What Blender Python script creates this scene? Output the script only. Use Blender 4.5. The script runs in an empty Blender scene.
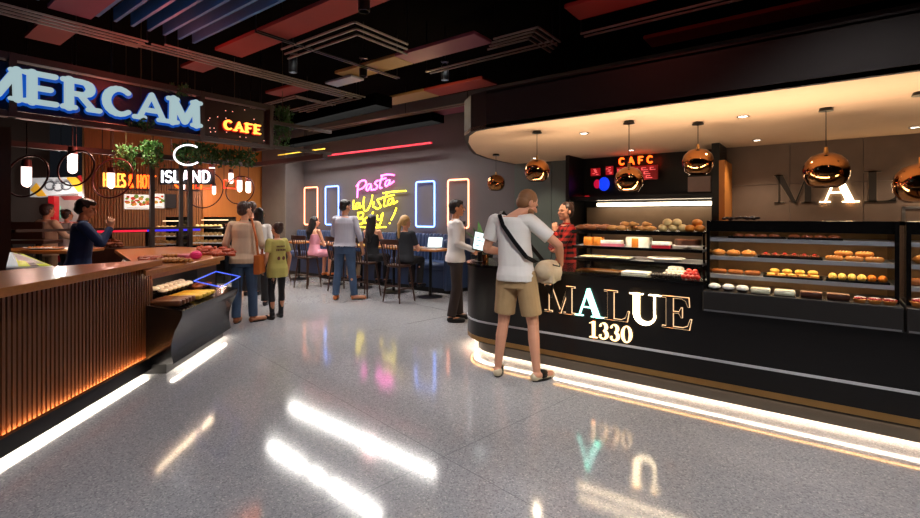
import bpy, math, random
from mathutils import Vector, Matrix, Euler, noise
random.seed(7)
PI = math.pi
R = math.radians
S = bpy.context.scene
COL = S.collection
# ---------------------------------------------------------------- camera, world, exposure
HC, FP, HY, TH = 1.57, 473.0, 216.0, R(37.1)      # eye height, focal length in pixels, horizon row, camera heading
CT, ST = math.cos(TH), math.sin(TH)
cd = bpy.data.cameras.new('camera'); cam = bpy.data.objects.new('camera', cd); COL.objects.link(cam)
cam.location = (0, 0, HC); cam.rotation_euler = (R(90), 0, TH)
cd.sensor_width = 36; cd.lens = 36 * FP / 920; cd.shift_y = -(259 - HY) / 920; cd.clip_start = .05
S.camera = cam
w = bpy.data.worlds.new('world'); S.world = w; w.use_nodes = True
w.node_tree.nodes['Background'].inputs[0].default_value = (.5, .55, .7, 1)
w.node_tree.nodes['Background'].inputs[1].default_value = .01
S.view_settings.view_transform = 'Standard'; S.view_settings.look = 'None'
S.view_settings.exposure = 0.2; S.view_settings.gamma = 1; S.view_settings.use_curve_mapping = False
S.cycles.use_denoising = True
S.cycles.max_bounces = 6; S.cycles.sample_clamp_indirect = 4
def cw(xc, yc, z=0): return Vector((xc * CT - yc * ST, xc * ST + yc * CT, z))
def ray(px, py): return cw((px - 460) / FP, 1, 0) + Vector((0, 0, -(py - HY) / FP))
def dep(px, py, d): return Vector((0, 0, HC)) + ray(px, py) * d
def on_z(px, py, Z): r = ray(px, py); return Vector((0, 0, HC)) + r * ((Z - HC) / r.z)
def on_y(px, py, Y): r = ray(px, py); return Vector((0, 0, HC)) + r * (Y / r.y)
def on_x(px, py, X): r = ray(px, py); return Vector((0, 0, HC)) + r * (X / r.x)
def fl(px, d): p = dep(px, HY, d); p.z = 0; return p
def lamp(name, kind, loc, energy, color, rot=(0, 0, 0), **k):
    d = bpy.data.lights.new(name, kind); d.energy = energy; d.color = color
    for a, b in k.items(): setattr(d, a, b)
    o = bpy.data.objects.new(name, d); COL.objects.link(o); o.location = loc; o.rotation_euler = rot
    return o
# ceiling spots added to light the floor (each in a made-up can built below)
SPOTS = [(-1.3, 1.9), (1.0, 1.6), (-3.4, 3.0), (-2.6, .4), (-5.0, 4.4), (-5.6, 3.7), (-4.2, 5.2), (2.2, 3.2), (.3, 3.6)]
SPOT_Z = 3.72
for x, y in SPOTS:
    lamp('fill_spot', 'SPOT', (x, y, SPOT_Z), 520, (.98, .97, 1), spot_size=R(118), spot_blend=.8, shadow_soft_size=.06)

# aimed ceiling spots added to brighten the bakery queue, cases and food counters
AIMED = [((-.3, 1.9, 3.6), (-2.3, 4.1, 1.1), 850), ((-3.0, 1.7, 3.6), (-6.2, 3.5, .9), 260), ((.9, 2.2, 3.6), (-.5, 4.6, 1.0), 240)]
for a_, b_, e_ in AIMED:
    lamp('fill_spot', 'SPOT', a_, e_, (1, .97, .93), rot=(Vector(b_) - Vector(a_)).to_track_quat('-Z', 'Y').to_euler(), spot_size=R(52), spot_blend=.8, shadow_soft_size=.08)
# ---------------------------------------------------------------- mesh helpers
class MB:
    def __init__(s): s.v = []; s.f = []
    def add(s, vs, fs):
        o = len(s.v); s.v += [Vector(v) for v in vs]; s.f += [tuple(i + o for i in f) for f in fs]; return s
    def box(s, a, b, c=0):
        (x0, y0, z0), (x1, y1, z1) = [min(p, q) for p, q in zip(a, b)], [max(p, q) for p, q in zip(a, b)]
        if c <= 0:
            return s.add([(x0,y0,z0),(x1,y0,z0),(x1,y1,z0),(x0,y1,z0),(x0,y0,z1),(x1,y0,z1),(x1,y1,z1),(x0,y1,z1)],
                         [(0,3,2,1),(4,5,6,7),(0,1,5,4),(1,2,6,5),(2,3,7,6),(3,0,4,7)])
        return s.prism([(x0+c,y0),(x1-c,y0),(x1,y0+c),(x1,y1-c),(x1-c,y1),(x0+c,y1),(x0,y1-c),(x0,y0+c)], z0, z1, c)
    def prism(s, poly, z0, z1, c=0):
        n = len(poly)
        if c > 0:
            cx = sum(p[0] for p in poly) / n; cy = sum(p[1] for p in poly) / n
            def sh(p): d = Vector((p[0]-cx, p[1]-cy)); l = d.length; d *= (l - c) / l; return (cx + d.x, cy + d.y)
            rings = [[(*sh(p), z0) for p in poly], [(*p, z0 + c) for p in poly], [(*p, z1 - c) for p in poly], [(*sh(p), z1) for p in poly]]
        else: rings = [[(*p, z0) for p in poly], [(*p, z1) for p in poly]]
        return s.rings(rings)
    def rings(s, rings, close=True):
        n = len(rings[0]); vs = [v for r in rings for v in r]; fs = []
        for k in range(len(rings) - 1):
            for i in range(n):
                j = (i + 1) % n; fs.append((k*n+i, k*n+j, (k+1)*n+j, (k+1)*n+i))
        if close:
            fs.append(tuple(range(n))[::-1]); fs.append(tuple((len(rings)-1)*n + i for i in range(n)))
        return s.add(vs, fs)
    def cap(s, p0, r0, p1, r1, flat0=False, flat1=False, n=12, sx=1, side=None):
        p0, p1 = Vector(p0), Vector(p1); d = p1 - p0
        if d.length < 1e-6: d = Vector((0, 0, 1e-4))
        z = d.normalized(); a = Vector(side) if side is not None else (Vector((1,0,0)) if abs(z.x) < .9 else Vector((0,1,0)))
        x = (a - z * a.dot(z)).normalized(); y = z.cross(x); rs = []
        def ring(c, r): return [c + (x * math.cos(2*PI*i/n) * sx + y * math.sin(2*PI*i/n)) * r for i in range(n)]
        if flat0: rs.append(ring(p0, r0))
        else:
            for k in (80, 50, 22, 0): rs.append(ring(p0 - z * r0 * math.sin(R(k)), r0 * math.cos(R(k))))
        if flat1: rs.append(ring(p1, r1))
        else:
            for k in (0, 22, 50, 80): rs.append(ring(p1 + z * r1 * math.sin(R(k)), r1 * math.cos(R(k))))
        return s.rings(rs)
    def cyl(s, p0, p1, r0, r1=None, n=12): return s.cap(p0, r0, p1, r0 if r1 is None else r1, True, True, n)
    def ell(s, c, r, n=16, m=10, rot=None):
        c = Vector(c); rs = []
        for k in range(m + 1):
            a = -PI/2 + PI * (k + .02 * (1 - 2*k/m)) / m
            q = [Vector((r[0]*math.cos(a)*math.cos(2*PI*i/n), r[1]*math.cos(a)*math.sin(2*PI*i/n), r[2]*math.sin(a))) for i in range(n)]
            if rot: q = [rot @ v for v in q]
            rs.append([c + v for v in q])
        return s.rings(rs)
    def lathe(s, prof, c=(0,0,0), n=24, close=True):
        c = Vector(c)
        return s.rings([[c + Vector((r*math.cos(2*PI*i/n), r*math.sin(2*PI*i/n), z)) for i in range(n)] for r, z in prof], close)
    def tube(s, pts, r, n=8, closed=False):
        pts = [Vector(p) for p in pts]; N = len(pts); rs = []; x = None
        for k in range(N):
            if closed: t = pts[(k+1) % N] - pts[k-1]
            else: t = pts[min(k+1, N-1)] - pts[max(k-1, 0)]
            t.normalize()
            if x is None: a = Vector((0,0,1)) if abs(t.z) < .9 else Vector((1,0,0)); x = (a - t*a.dot(t)).normalized()
            else: x = (x - t*x.dot(t)).normalized()
            y = t.cross(x); rr = r[k] if isinstance(r, (list, tuple)) else r
            rs.append([pts[k] + (x*math.cos(2*PI*i/n) + y*math.sin(2*PI*i/n))*rr for i in range(n)])
        if closed: rs.append(rs[0]); return s.rings(rs, False)
        return s.rings(rs)
    def poly(s, p2, o, u, v, nrm, d):     # extruded convex 2D polygon on a plane
        o, u, v, nrm = Vector(o), Vector(u), Vector(v), Vector(nrm)
        a = [o + u*p[0] + v*p[1] for p in p2]
        return s.rings([a, [q + nrm*d for q in a]])
    def xf(s, M): s.v = [M @ v for v in s.v]; return s
    def build(s, name, m, parent=None, smooth=None, bevel=0, kind=None):
        me = bpy.data.meshes.new(name); me.from_pydata([tuple(v) for v in s.v], [], s.f)
        import bmesh
        b = bmesh.new(); b.from_mesh(me); bmesh.ops.recalc_face_normals(b, faces=b.faces); b.to_mesh(me); b.free()
        if smooth:
            me.shade_smooth(); me.set_sharp_from_angle(angle=R(smooth))
        me.materials.append(m); o = bpy.data.objects.new(name, me); COL.objects.link(o)
        if parent is not None: o.parent = parent
        if bevel:
            bv = o.modifiers.new('bevel', 'BEVEL'); bv.width = bevel; bv.segments = 2; bv.limit_method = 'ANGLE'
        if kind: o['kind'] = kind
        return o
def tag(o, label, cat, group=None, kind=None):
    o['label'] = label; o['category'] = cat
    if group: o['group'] = group
    if kind: o['kind'] = kind
    return o
def thing(name, label, cat, loc=(0,0,0), rz=0, group=None):
    o = bpy.data.objects.new(name, None); COL.objects.link(o); o.location = loc; o.rotation_euler = (0, 0, rz)
    o.empty_display_size = .1
    return tag(o, label, cat, group)
def dup(root, loc, rz=None, label=None, group=None, scale=None):
    r = root.copy(); COL.objects.link(r); r.location = loc
    if rz is not None: r.rotation_euler = (0, 0, rz)
    if label: r['label'] = label
    if group: r['group'] = group
    if scale: r.scale = scale if not isinstance(scale, (int, float)) else (scale,)*3
    for ch in root.children:
        c = ch.copy(); COL.objects.link(c); c.parent = r
        for g in ch.children:
            d = g.copy(); COL.objects.link(d); d.parent = c
    return r
class Placer:      # first placement moves the prototype itself, later ones copy it
    def __init__(s, root): s.r = root; s.used = False
    def __call__(s, loc, rz=0, label=None, group=None, scale=None):
        if not s.used:
            s.used = True; r = s.r; r.location = loc; r.rotation_euler = (0,0,rz)
            if label: r['label'] = label
            if group: r['group'] = group
            if scale: r.scale = scale if not isinstance(scale, (int, float)) else (scale,)*3
            return r
        r = dup(s.r, loc, rz, label, group, scale or (1,1,1))
        return r
# ---------------------------------------------------------------- materials
def lin(c):
    if isinstance(c, str):
        c = [int(c[i:i+2], 16) / 255 for i in (0, 2, 4)]
        c = [x / 12.92 if x <= .04045 else ((x + .055) / 1.055) ** 2.4 for x in c]
    return (c[0], c[1], c[2], 1)
def mat(name, col, rough=.5, metal=0, var=.12, scale=12, bump=0, emit=None, es=0, stretch=None, bscale=None, coat=0, trans=0, alpha=1, ior=1.45, spec=.5):
    m = bpy.data.materials.new(name); m.use_nodes = True; nt = m.node_tree; N = nt.nodes; L = nt.links
    b = N['Principled BSDF']; c = lin(col)
    tc = N.new('ShaderNodeTexCoord'); mp = N.new('ShaderNodeMapping'); L.new(tc.outputs['Object'], mp.inputs[0])
    if stretch: mp.inputs['Scale'].default_value = stretch
    nz = N.new('ShaderNodeTexNoise'); nz.inputs['Scale'].default_value = scale; nz.inputs['Detail'].default_value = 4; L.new(mp.outputs[0], nz.inputs[0])
    mx = N.new('ShaderNodeMix'); mx.data_type = 'RGBA'
    mx.inputs[6].default_value = tuple(x * (1 - var) for x in c[:3]) + (1,); mx.inputs[7].default_value = tuple(min(1, x * (1 + var)) for x in c[:3]) + (1,)
    L.new(nz.outputs[0], mx.inputs[0]); L.new(mx.outputs[2], b.inputs['Base Color'])
    b.inputs['Roughness'].default_value = rough; b.inputs['Metallic'].default_value = metal
    b.inputs['Coat Weight'].default_value = coat; b.inputs['Transmission Weight'].default_value = trans; b.inputs['IOR'].default_value = ior
    b.inputs['Alpha'].default_value = alpha; b.inputs['Specular IOR Level'].default_value = spec
    if bump:
        n2 = N.new('ShaderNodeTexNoise'); n2.inputs['Scale'].default_value = bscale or scale * 3; L.new(mp.outputs[0], n2.inputs[0])
        bp = N.new('ShaderNodeBump'); bp.inputs['Strength'].default_value = bump; bp.inputs['Distance'].default_value = .01
        L.new(n2.outputs[0], bp.inputs['Height']); L.new(bp.outputs[0], b.inputs['Normal'])
    if emit is not None:
        b.inputs['Emission Color'].default_value = lin(emit); b.inputs['Emission Strength'].default_value = es
    m['bsdf'] = b.name; return m
def stripes(name, c1, c2, axis, freq, duty=.5, rough=.5, scale=1, axis2=None):
    m = mat(name, c1, rough); nt = m.node_tree; N = nt.nodes; L = nt.links; b = N['Principled BSDF']
    tc = N.new('ShaderNodeTexCoord'); sp = N.new('ShaderNodeSeparateXYZ'); L.new(tc.outputs['Object'], sp.inputs[0])
    def st(ax, fr, du):
        a = N.new('ShaderNodeMath'); a.operation = 'MULTIPLY'; L.new(sp.outputs[ax], a.inputs[0]); a.inputs[1].default_value = fr
        f = N.new('ShaderNodeMath'); f.operation = 'FRACT'; L.new(a.outputs[0], f.inputs[0])
        g = N.new('ShaderNodeMath'); g.operation = 'LESS_THAN'; L.new(f.outputs[0], g.inputs[0]); g.inputs[1].default_value = du
        return g
    g = st(axis, freq, duty)
    mx = N.new('ShaderNodeMix'); mx.data_type = 'RGBA'; mx.inputs[6].default_value = lin(c1); mx.inputs[7].default_value = lin(c2)
    if axis2 is not None:
        h = st(axis2, freq, duty); q = N.new('ShaderNodeMath'); q.operation = 'ADD'; L.new(g.outputs[0], q.inputs[0]); L.new(h.outputs[0], q.inputs[1])
        z = N.new('ShaderNodeMath'); z.operation = 'MULTIPLY'; L.new(q.outputs[0], z.inputs[0]); z.inputs[1].default_value = .5; g = z
    L.new(g.outputs[0], mx.inputs[0]); L.new(mx.outputs[2], b.inputs['Base Color']); return m
def glow(name, col, s): return mat(name, col, .4, emit=col, es=s, var=.02)
def wood(name, c1, c2, rough=.35, axis=0, sc=3, coat=0):
    st = [14, 14, 14]; st[axis] = 1
    m = mat(name, c1, rough, scale=sc, stretch=tuple(st), bump=.05, coat=coat); mx = [n for n in m.node_tree.nodes if n.type == 'MIX'][0]
    mx.inputs[6].default_value = lin(c1); mx.inputs[7].default_value = lin(c2)
    nz = [n for n in m.node_tree.nodes if n.type == 'TEX_NOISE'][0]; nz.inputs['Detail'].default_value = 8
    return m
M = {}
def floor_mat():
    m = mat('terrazzo', '9a9a9c', .16, scale=60); nt = m.node_tree; N = nt.nodes; L = nt.links; b = N['Principled BSDF']
    tc = N.new('ShaderNodeTexCoord')
    v = N.new('ShaderNodeTexVoronoi'); v.inputs['Scale'].default_value = 120; L.new(tc.outputs['Object'], v.inputs[0])
    hs = N.new('ShaderNodeSeparateColor'); L.new(v.outputs['Color'], hs.inputs[0])
    cr = N.new('ShaderNodeValToRGB'); e = cr.color_ramp; e.interpolation = 'CONSTANT'
    e.elements[0].position = 0; e.elements[0].color = lin('86868a'); e.elements[1].position = .16; e.elements[1].color = lin('97979a')
    for p, c in ((.34, '9c9c9f'), (.74, 'a6a6a8'), (.93, 'b8b6b5')): q = e.elements.new(p); q.color = lin(c)
    L.new(hs.outputs[0], cr.inputs[0])
    n = N.new('ShaderNodeTexNoise'); n.inputs['Scale'].default_value = 1.1; n.inputs['Detail'].default_value = 6; L.new(tc.outputs['Object'], n.inputs[0])
    n3 = N.new('ShaderNodeMapRange'); n3.inputs[3].default_value = .86; n3.inputs[4].default_value = 1.06; L.new(n.outputs[0], n3.inputs[0])
    mu = N.new('ShaderNodeMix'); mu.data_type = 'RGBA'; mu.blend_type = 'MULTIPLY'; mu.inputs[0].default_value = 1
    L.new(cr.outputs[0], mu.inputs[6]); L.new(n3.outputs[0], mu.inputs[7])
    # thin expansion joints in the slab, turned nine degrees to the walls
    mp = N.new('ShaderNodeMapping'); mp.inputs['Rotation'].default_value = (0, 0, R(9.3)); L.new(tc.outputs['Object'], mp.inputs[0])
    sp = N.new('ShaderNodeSeparateXYZ'); L.new(mp.outputs[0], sp.inputs[0]); last = None
    for ax, off in ((0, 2.31), (1, -2.05)):
        a = N.new('ShaderNodeMath'); a.operation = 'PINGPONG'; a.inputs[1].default_value = 1.6
        o = N.new('ShaderNodeMath'); o.operation = 'ADD'; o.inputs[1].default_value = off + 32; L.new(sp.outputs[ax], o.inputs[0]); L.new(o.outputs[0], a.inputs[0])
        g = N.new('ShaderNodeMath'); g.operation = 'LESS_THAN'; g.inputs[1].default_value = .0025; L.new(a.outputs[0], g.inputs[0])
        if last is None: last = g
        else:
            q = N.new('ShaderNodeMath'); q.operation = 'MAXIMUM'; L.new(last.outputs[0], q.inputs[0]); L.new(g.outputs[0], q.inputs[1]); last = q
    mj = N.new('ShaderNodeMix'); mj.data_type = 'RGBA'; L.new(last.outputs[0], mj.inputs[0]); L.new(mu.outputs[2], mj.inputs[6]); mj.inputs[7].default_value = lin('707176')
    L.new(mj.outputs[2], b.inputs['Base Color'])
    b.inputs['Roughness'].default_value = .1; b.inputs['IOR'].default_value = 1.75
    return m
M['floor'] = floor_mat()
M['ceil'] = mat('ceiling_black', '0e0c0b', .95, spec=.0)
M['wall'] = mat('grey_plaster', '5a5557', .85, scale=2, var=.1, bump=.1, bscale=40)
M['column'] = mat('concrete', '5d5755', .8, scale=4, var=.2, bump=.2)
M['black'] = mat('black_metal', '0d0d0e', .38, metal=.3)
M['blackgloss'] = mat('black_gloss', '0b0a0a', .2, scale=3, var=.3, coat=.3)
M['darkcounter'] = mat('dark_counter', '0e0b0a', .28, scale=8, var=.4, stretch=(1, 1, 9))
M['soffit'] = mat('beige_plaster', 'c8a88a', .8, var=.05)
M['fascia'] = mat('brown_fascia', '1f1713', .75, var=.15, scale=2)
M['brass'] = mat('brass', 'b8905a', .3, metal=1)
M['copper'] = mat('copper', '96683f', .1, metal=1, var=.03)
M['steel'] = mat('steel', '9a9a9c', .3, metal=.9)
M['shelf'] = mat('grey_shelf', '8b8d92', .4, metal=.2)
M['white'] = mat('white_paint', 'e2e0dc', .4)
M['plate'] = mat('porcelain', 'efece6', .2, var=.02)
M['frame'] = mat('sign_frame_metal', '3a302d', .5, metal=.4)
M['railgrey'] = mat('ceiling_rail_grey', '8a7f75', .4, metal=.3)
M['slatblue'] = mat('slat_blue', '3f6f9e', .6)  # blue light falling on the slats is put into their paint
M['boardred'] = mat('board_red', '7c2218', .7, scale=1.2, var=.35)  # coloured light on the ceiling boards is put into these three paints
M['boardpink'] = mat('board_rose', '7c3f4c', .7, scale=1.2, var=.25)
M['boardtan'] = mat('board_tan', '8a6c3c', .7, scale=1.2, var=.25)
M['woodtop'] = wood('wood_top', '8a5022', 'b5763a', .3, axis=1, coat=.15)
M['woodslat'] = wood('wood_slat', '4a2610', '683c1a', .55, axis=2)
M['wooddark'] = wood('wood_dark', '2a1710', '43261a', .4, axis=2)
M['wallslat'] = wood('wall_slat', '80512a', 'a06a36', .5, axis=2)
M['woodorange'] = wood('wood_orange', 'a05f22', 'b87430', .5, axis=2, sc=1.5)
M['marble'] = mat('brown_stone_panel', '66554a', .45, scale=3, var=.35)
M['teal'] = mat('grey_green_panel', '4c5654', .4, scale=2)
M['bench'] = mat('blue_leather', '26385a', .45, scale=8, bump=.1)
M['glass'] = mat('clear_glass', 'ffffff', .02, trans=1, var=0, ior=1.3)
M['leaf'] = mat('leaf', '2f5a24', .5, var=.4)
M['stem'] = mat('stem', '3f3a1c', .7)
M['paper'] = mat('paper', 'ddd6cc', .7)
M['redpaint'] = mat('red_paint', 'a5121c', .5)
G = {'warm': glow('led_warm', 'ffdcae', 9), 'led': glow('led_white', 'fff1dd', 9), 'ledbar': glow('led_bar', 'ffe9c8', 9),
     'bulb': glow('bulb_glow', 'ffe2dc', 2.2), 'cyan': mat('sign_pale_blue', '303638', .5, emit='b4ced2', es=.68), 'navy': glow('sign_blue_edge', '0b49a0', .7),
     'red': glow('neon_red', 'ff2a12', 2.5), 'redplain': glow('sign_red_edge', 'c01010', .6), 'orange': glow('neon_orange', 'ff6a1e', 2.2), 'amber': glow('neon_amber', 'ffb14a', 1.6),
     'pink': glow('neon_pink', 'ff60c8', 5), 'yellow': glow('neon_yellow', 'ffea30', 3.6), 'blue': glow('neon_blue', '6e98ff', 4.5),
     'peach': glow('neon_peach', 'ff9c74', 3.6), 'white': glow('neon_white', 'f4f6ff', 2), 'gold': glow('letter_gold', 'ffd8a0', 1.9),
     'teal': glow('letter_teal', 'aef5e6', 2.4), 'uwhite': glow('letter_white', 'ffe6b8', 7), 'screen': glow('screen_glow', 'd6ecef', .9)}
SKT = .105
def rebase(root, base):
    base = Vector(base); seen = set()
    def go(o):
        if o.type == 'MESH' and o.data.name not in seen:
            seen.add(o.data.name); o.data.transform(Matrix.Translation(-base))
        for c in o.children: go(c)
    if root.type == 'MESH': go(root)
    else:
        for c in root.children: go(c)
    root.location = base
    return root
def own(o):          # put a world-built single mesh's origin at its base centre
    vs = [v.co for v in o.data.vertices]
    b = Vector(((min(v.x for v in vs)+max(v.x for v in vs))/2, (min(v.y for v in vs)+max(v.y for v in vs))/2, min(v.z for v in vs)))
    return rebase(o, b)
# ================================================================ SETTING
YW = 8.2; XL = -13.2; ZC = 4.25
def struct(name, mb, m, **k): return mb.build(name, m, kind='structure', **k)
struct('floor', MB().box((-17, -3, -.1), (6, 9, 0)), M['floor'])
struct('ceiling', MB().box((-17, -3, ZC), (6, 9, ZC + .1)), M['ceil'])
struct('wall_back', MB().box((XL - 3, YW, 0), (6, YW + .15, ZC)), M['wall'])
struct('wall_left', MB().box((XL - .15, 5.95, 0), (XL, YW, ZC)), M['woodorange'])
struct('wall_right', MB().box((5.2, -3, 0), (5.35, YW, ZC)), M['fascia'])
struct('wall_front', MB().box((-17, -3, 0), (6, -2.85, ZC)), M['fascia'])
struct('wall_far_left', MB().box((-16.2, -3, 0), (-16.05, 3.4, ZC)), M['fascia'])
mb = MB().box((XL - .15, 3.4, 0), (XL - .03, 5.95, ZC))
for k in range(43): mb.box((XL - .03, 3.42 + k*.06, 0), (XL, 3.42 + k*.06 + .035, 3.0))
struct('wall_slatted', mb, M['wallslat'])
struct('column', MB().box((-13.1, 7.6, 0), (-11.85, YW, 4.25), .02), M['column'])
# bakery soffit: rounded left end, beige underside and dark fascia
out = [(-3.1, 4.6), (-3.36, 4.66), (-3.62, 4.88), (-3.95, 5.35), (-4.25, 5.85), (-4.55, 6.4), (-4.72, 7.0), (-4.8, 7.6), (-4.82, YW), (5.2, YW), (5.2, 4.6)]
struct('trim_1', MB().prism(out, 2.6, 2.64), M['soffit'])
def inset(p, d): return p
mb = MB(); n = len(out)
inner = [(x + .05 if x < 0 else x, y + .04 if y < 5 else y) for x, y in out]
for i in range(n - 3):
    a, b, c, d = out[i], out[i+1], inner[i+1], inner[i]; mb.prism([a, b, c, d], 2.595, 3.02)
mb.prism([(-3.1, 4.6), (5.2, 4.6), (5.2, 4.64), (-3.1, 4.64)], 2.595, 3.02)
struct('trim_2', mb, M['fascia'])
struct('trim_3', MB().prism(out, 3.0, 3.04), M['fascia'])
# wall panels behind the bakery
struct('wall_panel_grey', MB().box((-4.8, YW - .06, 0), (-4.0, YW - .002, 2.6)).box((-3.985, YW - .06, 0), (-3.42, YW - .002, 2.6)), M['teal'])
mb = MB()
for k in range(8):
    x = -1.1 + k*.79
    for z0, z1 in ((.0, 1.45), (1.455, 2.02), (2.025, 2.6)): mb.box((x, YW - .05, z0), (x + .785, YW - .002, z1))
struct('wall_panel_stone', mb, M['marble'])
struct('trim_4', MB().box((.85, YW - .07, 1.66), (3.2, YW - .05, 1.69)).box((.85, YW - .07, 1.0), (.88, YW - .05, 1.69)), M['steel'])
# recess with the black kitchen niche
mb = MB().box((-3.42, 7.5, 0), (-3.36, YW, 2.6)).box((-1.2, 7.5, 0), (-1.1, YW, 2.6)).box((-3.36, YW - .03, 0), (-1.2, YW, 2.6)).box((-3.36, 7.6, 1.83), (-1.2, YW, 1.9))
struct('wall_niche', mb, M['black'])
struct('wall_niche_back', MB().box((-3.3, YW - .06, .9), (-1.25, YW - .03, 1.72)), mat('niche_back', '6d5a48', .35, scale=3, var=.3))
struct('trim_5', MB().box((-1.1, 7.45, 0), (-1.03, YW, 2.35)), M['woodorange'])

# ================================================================ CEILING FURNITURE
def board(label, x0, x1, y0, y1, m, z=3.6):
    o = MB().box((x0, y0, z), (x1, y1, z + .04), .008).build('ceiling_board', m); tag(o, label, 'ceiling board')
    mb = MB(); return own(o)
board('long red and tan board hung under the black ceiling beside the blue slats', -5.9, -1.3, 2.81, 3.15, M['boardred'])
board('short red board left of the grey rails, above the large pale blue sign', -6.95, -6.35, 2.85, 3.15, M['boardred'])
board('purple red board at the upper left corner of the ceiling', -6.0, -5.2, 1.25, 1.6, M['boardpink'])
board('small dark red board nearest the upper left corner', -7.2, -6.35, 1.3, 1.62, M['boardred'])
board('rose ceiling board in the second row, in the middle of the hall', -4.3, -3.05, 4.3, 4.66, M['boardpink'])
board('tan ceiling board in the second row, left of the rose one', -5.5, -4.3, 4.3, 4.66, M['boardtan'])
board('red ceiling board high above the man in the white tee', -1.98, .4, 4.3, 4.66, M['boardred'])
board('small rose board left of the stacked grey rails', -7.3, -6.45, 4.3, 4.62, M['boardred'])
board('tan ceiling board in the third row', -6.6, -5.1, 5.76, 6.18, M['boardtan'])
board('red ceiling board in the third row beside the bakery fascia', -5.1, -3.95, 5.76, 6.18, M['boardred'])
board('mauve ceiling board at the left end of the third row', -8.3, -6.95, 5.66, 6.1, M['boardpink'])
board('thin red ceiling board above the bakery fascia at the right', -1.6, 1.2, 5.6, 5.95, M['boardred'])
board('tan ceiling board closest to the grey back wall', -8.1, -6.5, 7.0, 7.4, M['boardtan'])
board('mauve ceiling board closest to the back wall, left of the bakery', -6.5, -5.0, 7.0, 7.4, M['boardpink'])
P = Placer(tag(MB().box((-2.05, -.015, 0), (2.05, .015, .14)).build('ceiling_slat', M['slatblue']), 'one of the parallel blue slats hung under the ceiling at the upper left', 'ceiling slat', 'blue ceiling slats'))
for k in range(11): P((-3.98, 1.02 + k*.16, 3.66))
def rail(label, pts, n, step, z=3.56, r=.009, inward=(1, 1), m='railgrey'):
    root = thing('ceiling_rail', label, 'ceiling rail')
    for k in range(n):
        mb = MB(); q = [Vector((p[0] + inward[0]*step*k, p[1] + inward[1]*step*k, z)) for p in pts]
        for a, b in zip(q, q[1:]):
            lo = Vector((min(a.x, b.x) - r, min(a.y, b.y) - r, z - r)); hi = Vector((max(a.x, b.x) + r, max(a.y, b.y) + r, z + r)); mb.box(lo, hi)
        mb.build('rod', M[m], root)
    mb = MB(); a = Vector(pts[0]).to_3d(); c = Vector(pts[-1]).to_3d()
    for q in (a, c): MB().cyl((q.x, q.y, z), (q.x, q.y, ZC), .008, n=6).build('hanger', M['black'], root)
    return rebase(root, (pts[0][0], pts[0][1], z))
rail('bundle of grey rods running along the ceiling at the far upper left', [(-6.1, .2), (-6.1, 2.15)], 4, .1, inward=(-1, 0))
rail('long bundle of grey rods that turns a corner above the red cafe sign', [(-6.05, 2.32), (-6.05, 5.46), (-7.8, 5.46)], 4, .1, inward=(-1, -1))
rail('nested square corner of grey rods beside the long red board', [(-5.1, 3.22), (-3.79, 3.22), (-3.79, 4.0)], 3, .12, inward=(-1, 1))
rail('small nested corner of grey rods above the bakery fascia', [(-2.9, 4.47), (-2.35, 4.47), (-2.35, 5.0)], 4, .08, inward=(-1, 1))
rail('straight grey track left of the small nested corner', [(-4.3, 4.92), (-2.4, 4.92)], 2, .09, inward=(0, 1))
rail('straight grey track below the red board at the top', [(-2.06, 4.92), (.6, 4.92)], 2, .1, inward=(0, 1))
rail('dark conduit crossing below the tan ceiling boards', [(-4.85, 2.75), (-4.85, 4.9)], 2, .05, m='black', inward=(1, 0))
rail('thin grey track in front of the back wall ceiling', [(-9.5, 6.7), (-4.9, 6.7)], 2, .12, inward=(0, 1))
rail('grey frame rail left of the long rod bundle near the red cafe sign', [(-6.9, 5.9), (-6.9, 4.6), (-8.3, 4.6)], 2, .08, inward=(-1, 1))
P = Placer(tag(MB().box((-.3, -.12, 0), (.3, .12, .03), .006).build('ceiling_diffuser', M['shelf']), 'x', 'ceiling diffuser'))
for (px, py), l in (((344, 82), 'pale diffuser plate above the corner of the long rod bundle'), ((348, 109), 'pale diffuser plate left of the third row boards'), ((412, 123), 'pale diffuser plate nearest the back wall')):
    p = on_z(px, py, 3.55); P((p.x, p.y, 3.55), 0, l)
# pink-red lit rail above the neon wall
o = MB().box((-11.2, 7.7, 3.12), (-6.6, 7.74, 3.16)).build('ceiling_light_bar', glow('bar_red', 'e02038', .55)); own(tag(o, 'thin red glowing bar along the ceiling before the neon wall', 'light bar'))
o = MB().box((-11.6, 7.2, 3.2), (-9.6, 7.23, 3.22)).build('ceiling_light_bar', glow('bar_yellow', 'ffd24a', .7)); own(tag(o, 'short yellow glowing bar along the ceiling above the column', 'light bar'))
# cans made up to hold the added spots
root = thing('added_spotlight', 'black ceiling spotlight', 'spotlight', group='added black ceiling spotlights')
MB().cyl((0, 0, 0), (0, 0, .02), .055).lathe([(.05, -.25), (.055, -.25), (.055, -.05), (.03, -.02), (.028, -.03), (.048, -.06), (.048, -.25)], n=16, close=False).build('housing', M['black'], root, smooth=40)
MB().cyl((0, 0, 0), (0, 0, ZC - SPOT_Z - .02), .008, n=6).build('stem', M['black'], root)
P = Placer(root)
for x, y in SPOTS: P((x, y, SPOT_Z + .02), 0, 'added black can spotlight hung on a stem from the dark ceiling')
for a_, b_, e_ in AIMED: P((a_[0], a_[1], SPOT_Z + .02), 0, 'added black can spotlight hung on a stem from the dark ceiling')
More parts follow.
